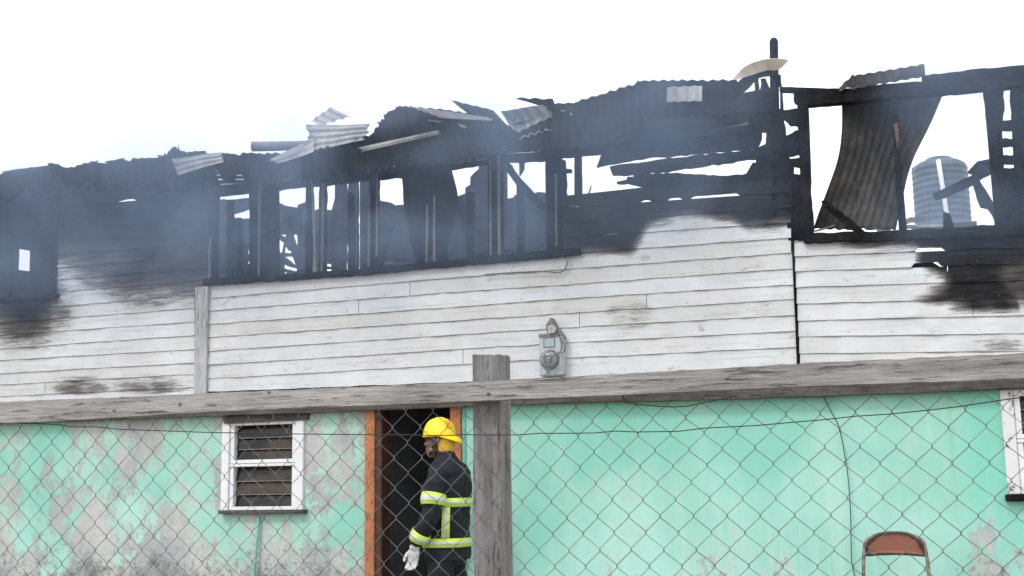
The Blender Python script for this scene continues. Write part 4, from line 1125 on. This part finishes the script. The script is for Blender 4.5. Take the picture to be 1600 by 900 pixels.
lump(.098, 0, -.050, .014, .9, 1.7, .55); lump(.094, 0, -.064, .014, .9, 1.6, .55); lump(.078, 0, -.098, .022, 1, 1.2, .8)
lump(.090, .03, .030, .012, .9, 1.8, .7); lump(.090, -.03, .030, .012, .9, 1.8, .7)
lump(.070, .045, -.022, .022, .9, .8, .9); lump(.070, -.045, -.022, .022, .9, .8, .9)
for s in (-1, 1): lump(-.005, s * .078, -.01, .028, .75, .35, 1.15)
limb(bm, [(.02, 0, 1.30), (.015, 0, 1.45), (.035, 0, 1.56)], [.075, .062, .062], 14)
loft(bm, [ringpts((r[1], 0, r[0]), r[2] * .6, r[3] * .6) for r in TR if .9 < r[0] < 1.45])
for (arm, rad) in ((LA, LR), (RA, RR)):
    limb(bm, arm + [tuple(Vector(arm[-1]) + (Vector(arm[-1]) - Vector(arm[-2])) * .7)], [r * .5 for r in rad] + [.026], 10)
body = fin('body', bm, M['skin'], man, smooth=True); rem(body, .0065)
# eyes and brows
for s in (-1, 1):
    e = bmesh.new(); ret = bmesh.ops.create_icosphere(e, subdivisions=2, radius=1)
    for v in ret['verts']: c = v.co.copy(); v.co = W(*HP(.083 + c.x * .011, s * .031 + c.y * .012, .008 + c.z * .009))
    fin('eye', e, M['black'], man, smooth=True)
# gloves
def glove(wr, dirv, side):
    bm = bmesh.new(); wr = Vector(wr); d = Vector(dirv).normalized()
    across = Vector((d.z, 0, -d.x)); across = Vector((1, 0, .25)).normalized(); across = (across - d * across.dot(d)).normalized()
    nrm = d.cross(across)
    def G(a, b, c): return tuple(wr + d * a + across * b + nrm * c)
    limb(bm, [G(-.03, 0, 0), G(.0, 0, 0)], [.042, .038], 12)
    for b in (-.026, -.009, .009, .026): limb(bm, [G(-.01, b * .6, 0), G(.03, b, 0), G(.085, b * 1.1, .004)], [.022, .021, .0155], 10)
    for b, l in ((-.032, .062), (-.011, .075), (.011, .080), (.031, .072)):
        limb(bm, [G(.075, b, .003), G(.08 + l * .45, b * 1.1, .010 * side), G(.08 + l * .8, b * 1.08, .030 * side), G(.08 + l * .92, b, .048 * side)], [.0125, .0118, .0112, .0095], 8)
    limb(bm, [G(.015, .026, .004), G(.045, .050, .016 * side), G(.078, .058, .030 * side), G(.098, .052, .040 * side)], [.018, .0145, .0125, .010], 8)
    o = fin('glove', bm, M['glove'], man, smooth=True); rem(o, .0045)
glove((.168, .268, .79), (.16, -.02, -.95), -1)
glove((.228, -.222, .87), (.10, .05, -.98), 1)
# reflective strips
def tband(z0, z1, a0, a1, off, name, mat, par):
    bm = bmesh.new(); rings = []
    n = 30
    for z in (z0, (z0 + z1) / 2, z1):
        c, d, w_ = trn(z); r = []
        for k in range(n + 1):
            a = R(a0 + (a1 - a0) * k / n); ca, sa = math.cos(a), math.sin(a); p = 2.4
            rr = (abs(ca) ** p + abs(sa) ** p) ** (-1 / p)
            r.append((c + (d + off) * rr * ca, (w_ + off) * rr * sa, z))
        rings.append(r)
    loft(bm, rings, False, False)
    o = fin(name, bm, mat, par, smooth=True)
    m = o.modifiers.new('t', 'SOLIDIFY'); m.thickness = .003; m.offset = 0
    return o
def strip(z0, z1, a0, a1):
    o = tband(z0, z1, a0, a1, .015, 'reflective_strip', M['lime'], man)
    h = (z1 - z0) * .31
    if a1 - a0 > 40: tband(z0 + h, z1 - h, a0, a1, .0185, 'silver_strip', M['silver'], o)
    else: tband(z0, z1, a0 + (a1 - a0) * .28, a1 - (a1 - a0) * .28, .0185, 'silver_strip', M['silver'], o)
strip(1.105, 1.172, 0, 360); strip(.80, .868, 0, 360); strip(.87, 1.103, 101, 120); strip(.87, 1.103, 240, 259)
def aband(path, rad, t0, t1):
    def at(t, pts, rr):
        k = t * (len(pts) - 1); i = min(int(k), len(pts) - 2); u = k - i
        return Vector(pts[i]).lerp(Vector(pts[i + 1]), u), rr[i] + (rr[i + 1] - rr[i]) * u
    par = man
    for nm, mt, a, b, off in (('reflective_strip', 'lime', t0, t1, .013), ('silver_strip', 'silver', t0 + (t1 - t0) * .27, t1 - (t1 - t0) * .27, .0165)):
        bm = bmesh.new(); ps = []; rs_ = []
        for k in range(4):
            p, r = at(a + (b - a) * k / 3, path, rad); ps.append(W(*p)); rs_.append((r + off) * S)
        tube_bm(bm, ps, rs_, 20, cap=False)
        o = fin(nm, bm, M[mt], par, smooth=True); m = o.modifiers.new('t', 'SOLIDIFY'); m.thickness = .003; m.offset = 0
        par = o
aband(LA, LR, .27, .40); aband(LA, LR, .78, .93); aband(RA, RR, .60, .76); aband(RA, RR, .25, .38)
# helmet
HT = 1.80
hm = bpy.data.objects.new('helmet', None); hm.empty_display_size = .1
hm.location = W(.04, 0, 1.66); link(hm, man); hm.matrix_parent_inverse = WM(man).inverted(); WMS[hm.name] = Matrix.Translation(hm.location.copy())
def dome(z0, z1, dx, wy, cx_, nm, mat, off=0, a0=0, a1=360, vmin=0, vmax=1):
    bm = bmesh.new(); n = 40; rings = []
    for j in range(13):
        v = vmin + (vmax - vmin) * j / 12; ph = v * math.pi / 2
        k = math.cos(ph) ** .72 if v < 1 else 0.01; z = z0 + (z1 - z0 + off) * math.sin(ph) ** 1.0
        k = max(k, .01)
        r = []
        for i in range(n + (0 if a1 - a0 == 360 else 1)):
            a = R(a0 + (a1 - a0) * i / n)
            r.append(HPa((dx + off) * k * math.cos(a) + cx_, (wy + off) * k * math.sin(a), z))
        rings.append(r)
    loft(bm, rings, False, a1 - a0 == 360)
    o = fin(nm, bm, mat, hm, smooth=True); m = o.modifiers.new('t', 'SOLIDIFY'); m.thickness = .004; m.offset = -1
    return o
def HPa(x, y, z): q = HP(x, y, 0); return (q[0], q[1], z)
z_rim = 1.648
dome(z_rim, HT, .134, .112, -.006, 'shell', M['helmet'])
dome(z_rim, HT, .134, .112, -.006, 'shell_stripe', M['orange_tape'], .002, 128, 160, .30, .60)
dome(z_rim, HT, .134, .112, -.006, 'shell_stripe', M['orange_tape'], .002, 200, 232, .30, .60)
# crown ridge
bm = bmesh.new(); limb(bm, [HPa(.130 * math.cos(t) - .006, 0, z_rim + (HT - z_rim) * (math.sin(t) ** 1.0) * 1.0) for t in [R(12 + k * 13) for k in range(13)]], [.007] * 13, 8)
fin('ridge', bm, M['helmet'], hm, smooth=True)
# brim: short in front, long and drooping at the back
bm = bmesh.new(); rings = []
for (k, drop) in ((.0, 0), (.35, .12), (.7, .45), (1, 1)):
    r = []
    for i in range(48):
        a = 2 * math.pi * i / 48; back = max(0, -math.cos(a)) ** 1.6
        ext = .006 + .062 * back + .010 * abs(math.sin(a)); dr = .004 + .052 * back + .0 * abs(math.sin(a))
        q = HPa((.132 + ext * k) * math.cos(a) - .006, (.110 + ext * .6 * k) * math.sin(a), z_rim + .010 - dr * drop - .010 * back * k)
        r.append(q)
    rings.append(r)
loft(bm, rings, False)
o = fin('brim', bm, M['helmet'], hm, smooth=True); m = o.modifiers.new('t', 'SOLIDIFY'); m.thickness = .006
# ochre cloth round the ears and nape
bm = bmesh.new(); rings = []
for (z, d, w_, c) in ((1.655, .116, .098, -.012), (1.62, .116, .098, -.018), (1.575, .108, .094, -.024), (1.54, .096, .086, -.028), (1.525, .086, .080, -.028)):
    r = []
    for i in range(25):
        a = R(88 + (272 - 88) * i / 24)
        r.append(HPa(d * math.cos(a) + c, w_ * math.sin(a), z + .006 * math.sin(i * 1.9)))
    rings.append(r)
loft(bm, rings, False, False)
o = fin('neck_cloth', bm, M['curtain'], hm, smooth=True); m = o.modifiers.new('t', 'SOLIDIFY'); m.thickness = .006
for s in (-1, 1):
    bm = bmesh.new(); limb(bm, [HPa(-.005, s * .112, 1.655), HPa(.012, s * .104, 1.60), HPa(.030, s * .088, 1.545), HPa(.060, s * .05, 1.51), HPa(.075, 0, 1.502)], [.007] * 5, 6)
    fin('chin_strap', bm, M['black'], hm, smooth=True)
    bm = bmesh.new(); limb(bm, [HPa(-.060, s * .108, 1.65), HPa(-.02, s * .106, 1.60), HPa(.026, s * .094, 1.553)], [.006] * 3, 6)
    fin('chin_strap', bm, M['black'], hm, smooth=True)
    bm = bmesh.new(); limb(bm, [HPa(.030, s * .098, 1.558), HPa(.040, s * .092, 1.530)], [.013] * 2, 8)
    fin('strap_buckle', bm, M['dull'], hm, smooth=True)
# dark head band under the rim
bm = bmesh.new(); loft(bm, [[HPa(.124 * math.cos(2 * math.pi * i / 32) - .006, .102 * math.sin(2 * math.pi * i / 32), z) for i in range(32)] for z in (1.632, 1.652)], False)
o = fin('head_band', bm, M['black'], hm, smooth=True); m = o.modifiers.new('t', 'SOLIDIFY'); m.thickness = .006

# ------------------------------------------------------------------ smoke (local, real volume)
def smoke_box(name, x0, x1, y0, y1, z0, z1, dens, label, seed, edge, nscale=.75):
    bm = bmesh.new(); box_bm(bm, x0, x1, y0, y1, z0, z1)
    mt = bpy.data.materials.new(name); mt.use_nodes = True; t = mt.node_tree
    for n_ in list(t.nodes):
        if n_.type != 'OUTPUT_MATERIAL': t.nodes.remove(n_)
    out = [n_ for n_ in t.nodes if n_.type == 'OUTPUT_MATERIAL'][0]
    pv = t.nodes.new('ShaderNodeVolumeScatter'); pv.inputs['Color'].default_value = (.40, .62, 1.0, 1); pv.inputs['Anisotropy'].default_value = .1
    tc = t.nodes.new('ShaderNodeTexCoord'); nz = t.nodes.new('ShaderNodeTexNoise'); nz.inputs['Scale'].default_value = nscale; nz.inputs['Detail'].default_value = 5; nz.inputs['Roughness'].default_value = .58; nz.inputs['Distortion'].default_value = .9
    mp = t.nodes.new('ShaderNodeMapping'); mp.inputs['Location'].default_value = (seed, seed * 2, 0); mp.inputs['Scale'].default_value = (1, 1, 1.15)
    t.links.new(tc.outputs['Object'], mp.inputs[0]); t.links.new(mp.outputs[0], nz.inputs['Vector'])
    mr = t.nodes.new('ShaderNodeMapRange'); mr.interpolation_type = 'SMOOTHSTEP'
    for k, v in ((1, .38), (2, .64), (3, .10), (4, 1.0)): mr.inputs[k].default_value = v
    t.links.new(nz.outputs[0], mr.inputs[0])
    sx = t.nodes.new('ShaderNodeSeparateXYZ'); t.links.new(tc.outputs['Object'], sx.inputs[0])
    cur = mr.outputs[0]
    for ax, lo, hi in edge:
        r2 = t.nodes.new('ShaderNodeMapRange'); r2.interpolation_type = 'SMOOTHSTEP'
        r2.inputs[1].default_value = lo; r2.inputs[2].default_value = hi
        t.links.new(sx.outputs[ax], r2.inputs[0])
        mm = t.nodes.new('ShaderNodeMath'); mm.operation = 'MULTIPLY'; t.links.new(cur, mm.inputs[0]); t.links.new(r2.outputs[0], mm.inputs[1]); cur = mm.outputs[0]
    mm = t.nodes.new('ShaderNodeMath'); mm.operation = 'MULTIPLY'; t.links.new(cur, mm.inputs[0]); mm.inputs[1].default_value = dens
    va = t.nodes.new('ShaderNodeVolumeAbsorption'); va.inputs['Color'].default_value = (.50, .65, .90, 1)
    pv.inputs['Color'].default_value = (.50, .65, .90, 1)
    ad = t.nodes.new('ShaderNodeAddShader'); t.links.new(pv.outputs[0], ad.inputs[0]); t.links.new(va.outputs[0], ad.inputs[1])
    t.links.new(mm.outputs[0], va.inputs['Density'])
    t.links.new(mm.outputs[0], pv.inputs['Density']); t.links.new(ad.outputs[0], out.inputs['Volume'])
    o = fin(name, bm, mt); tag(o, label, 'smoke', kind='stuff')
    return o
sx0 = WX0 - .5; sx1 = P(1330, 300, 0).x
smoke_box('smoke', sx0, sx1, -1.6, 1.0, 2.2, 5.2, .50, 'thick bluish smoke drifting over the burnt upper floor', 2.3,
          [(2, 2.65, 3.6), (2, 5.2, 4.2), (0, sx1, sx1 - 1.2), (1, -1.6, -1.1), (1, 1.0, .4)])
sx2 = sx1 + .005
smoke_box('smoke', sx2, WX1 + .5, -1.2, 1.6, 2.6, 5.0, .40, 'faint smoke in front of the right opening and its beams', 7.3,
          [(2, 2.65, 3.2), (2, 5.0, 4.3), (1, -1.2, -.8), (1, 1.6, 1.1), (0, sx2, sx2 + .6)])
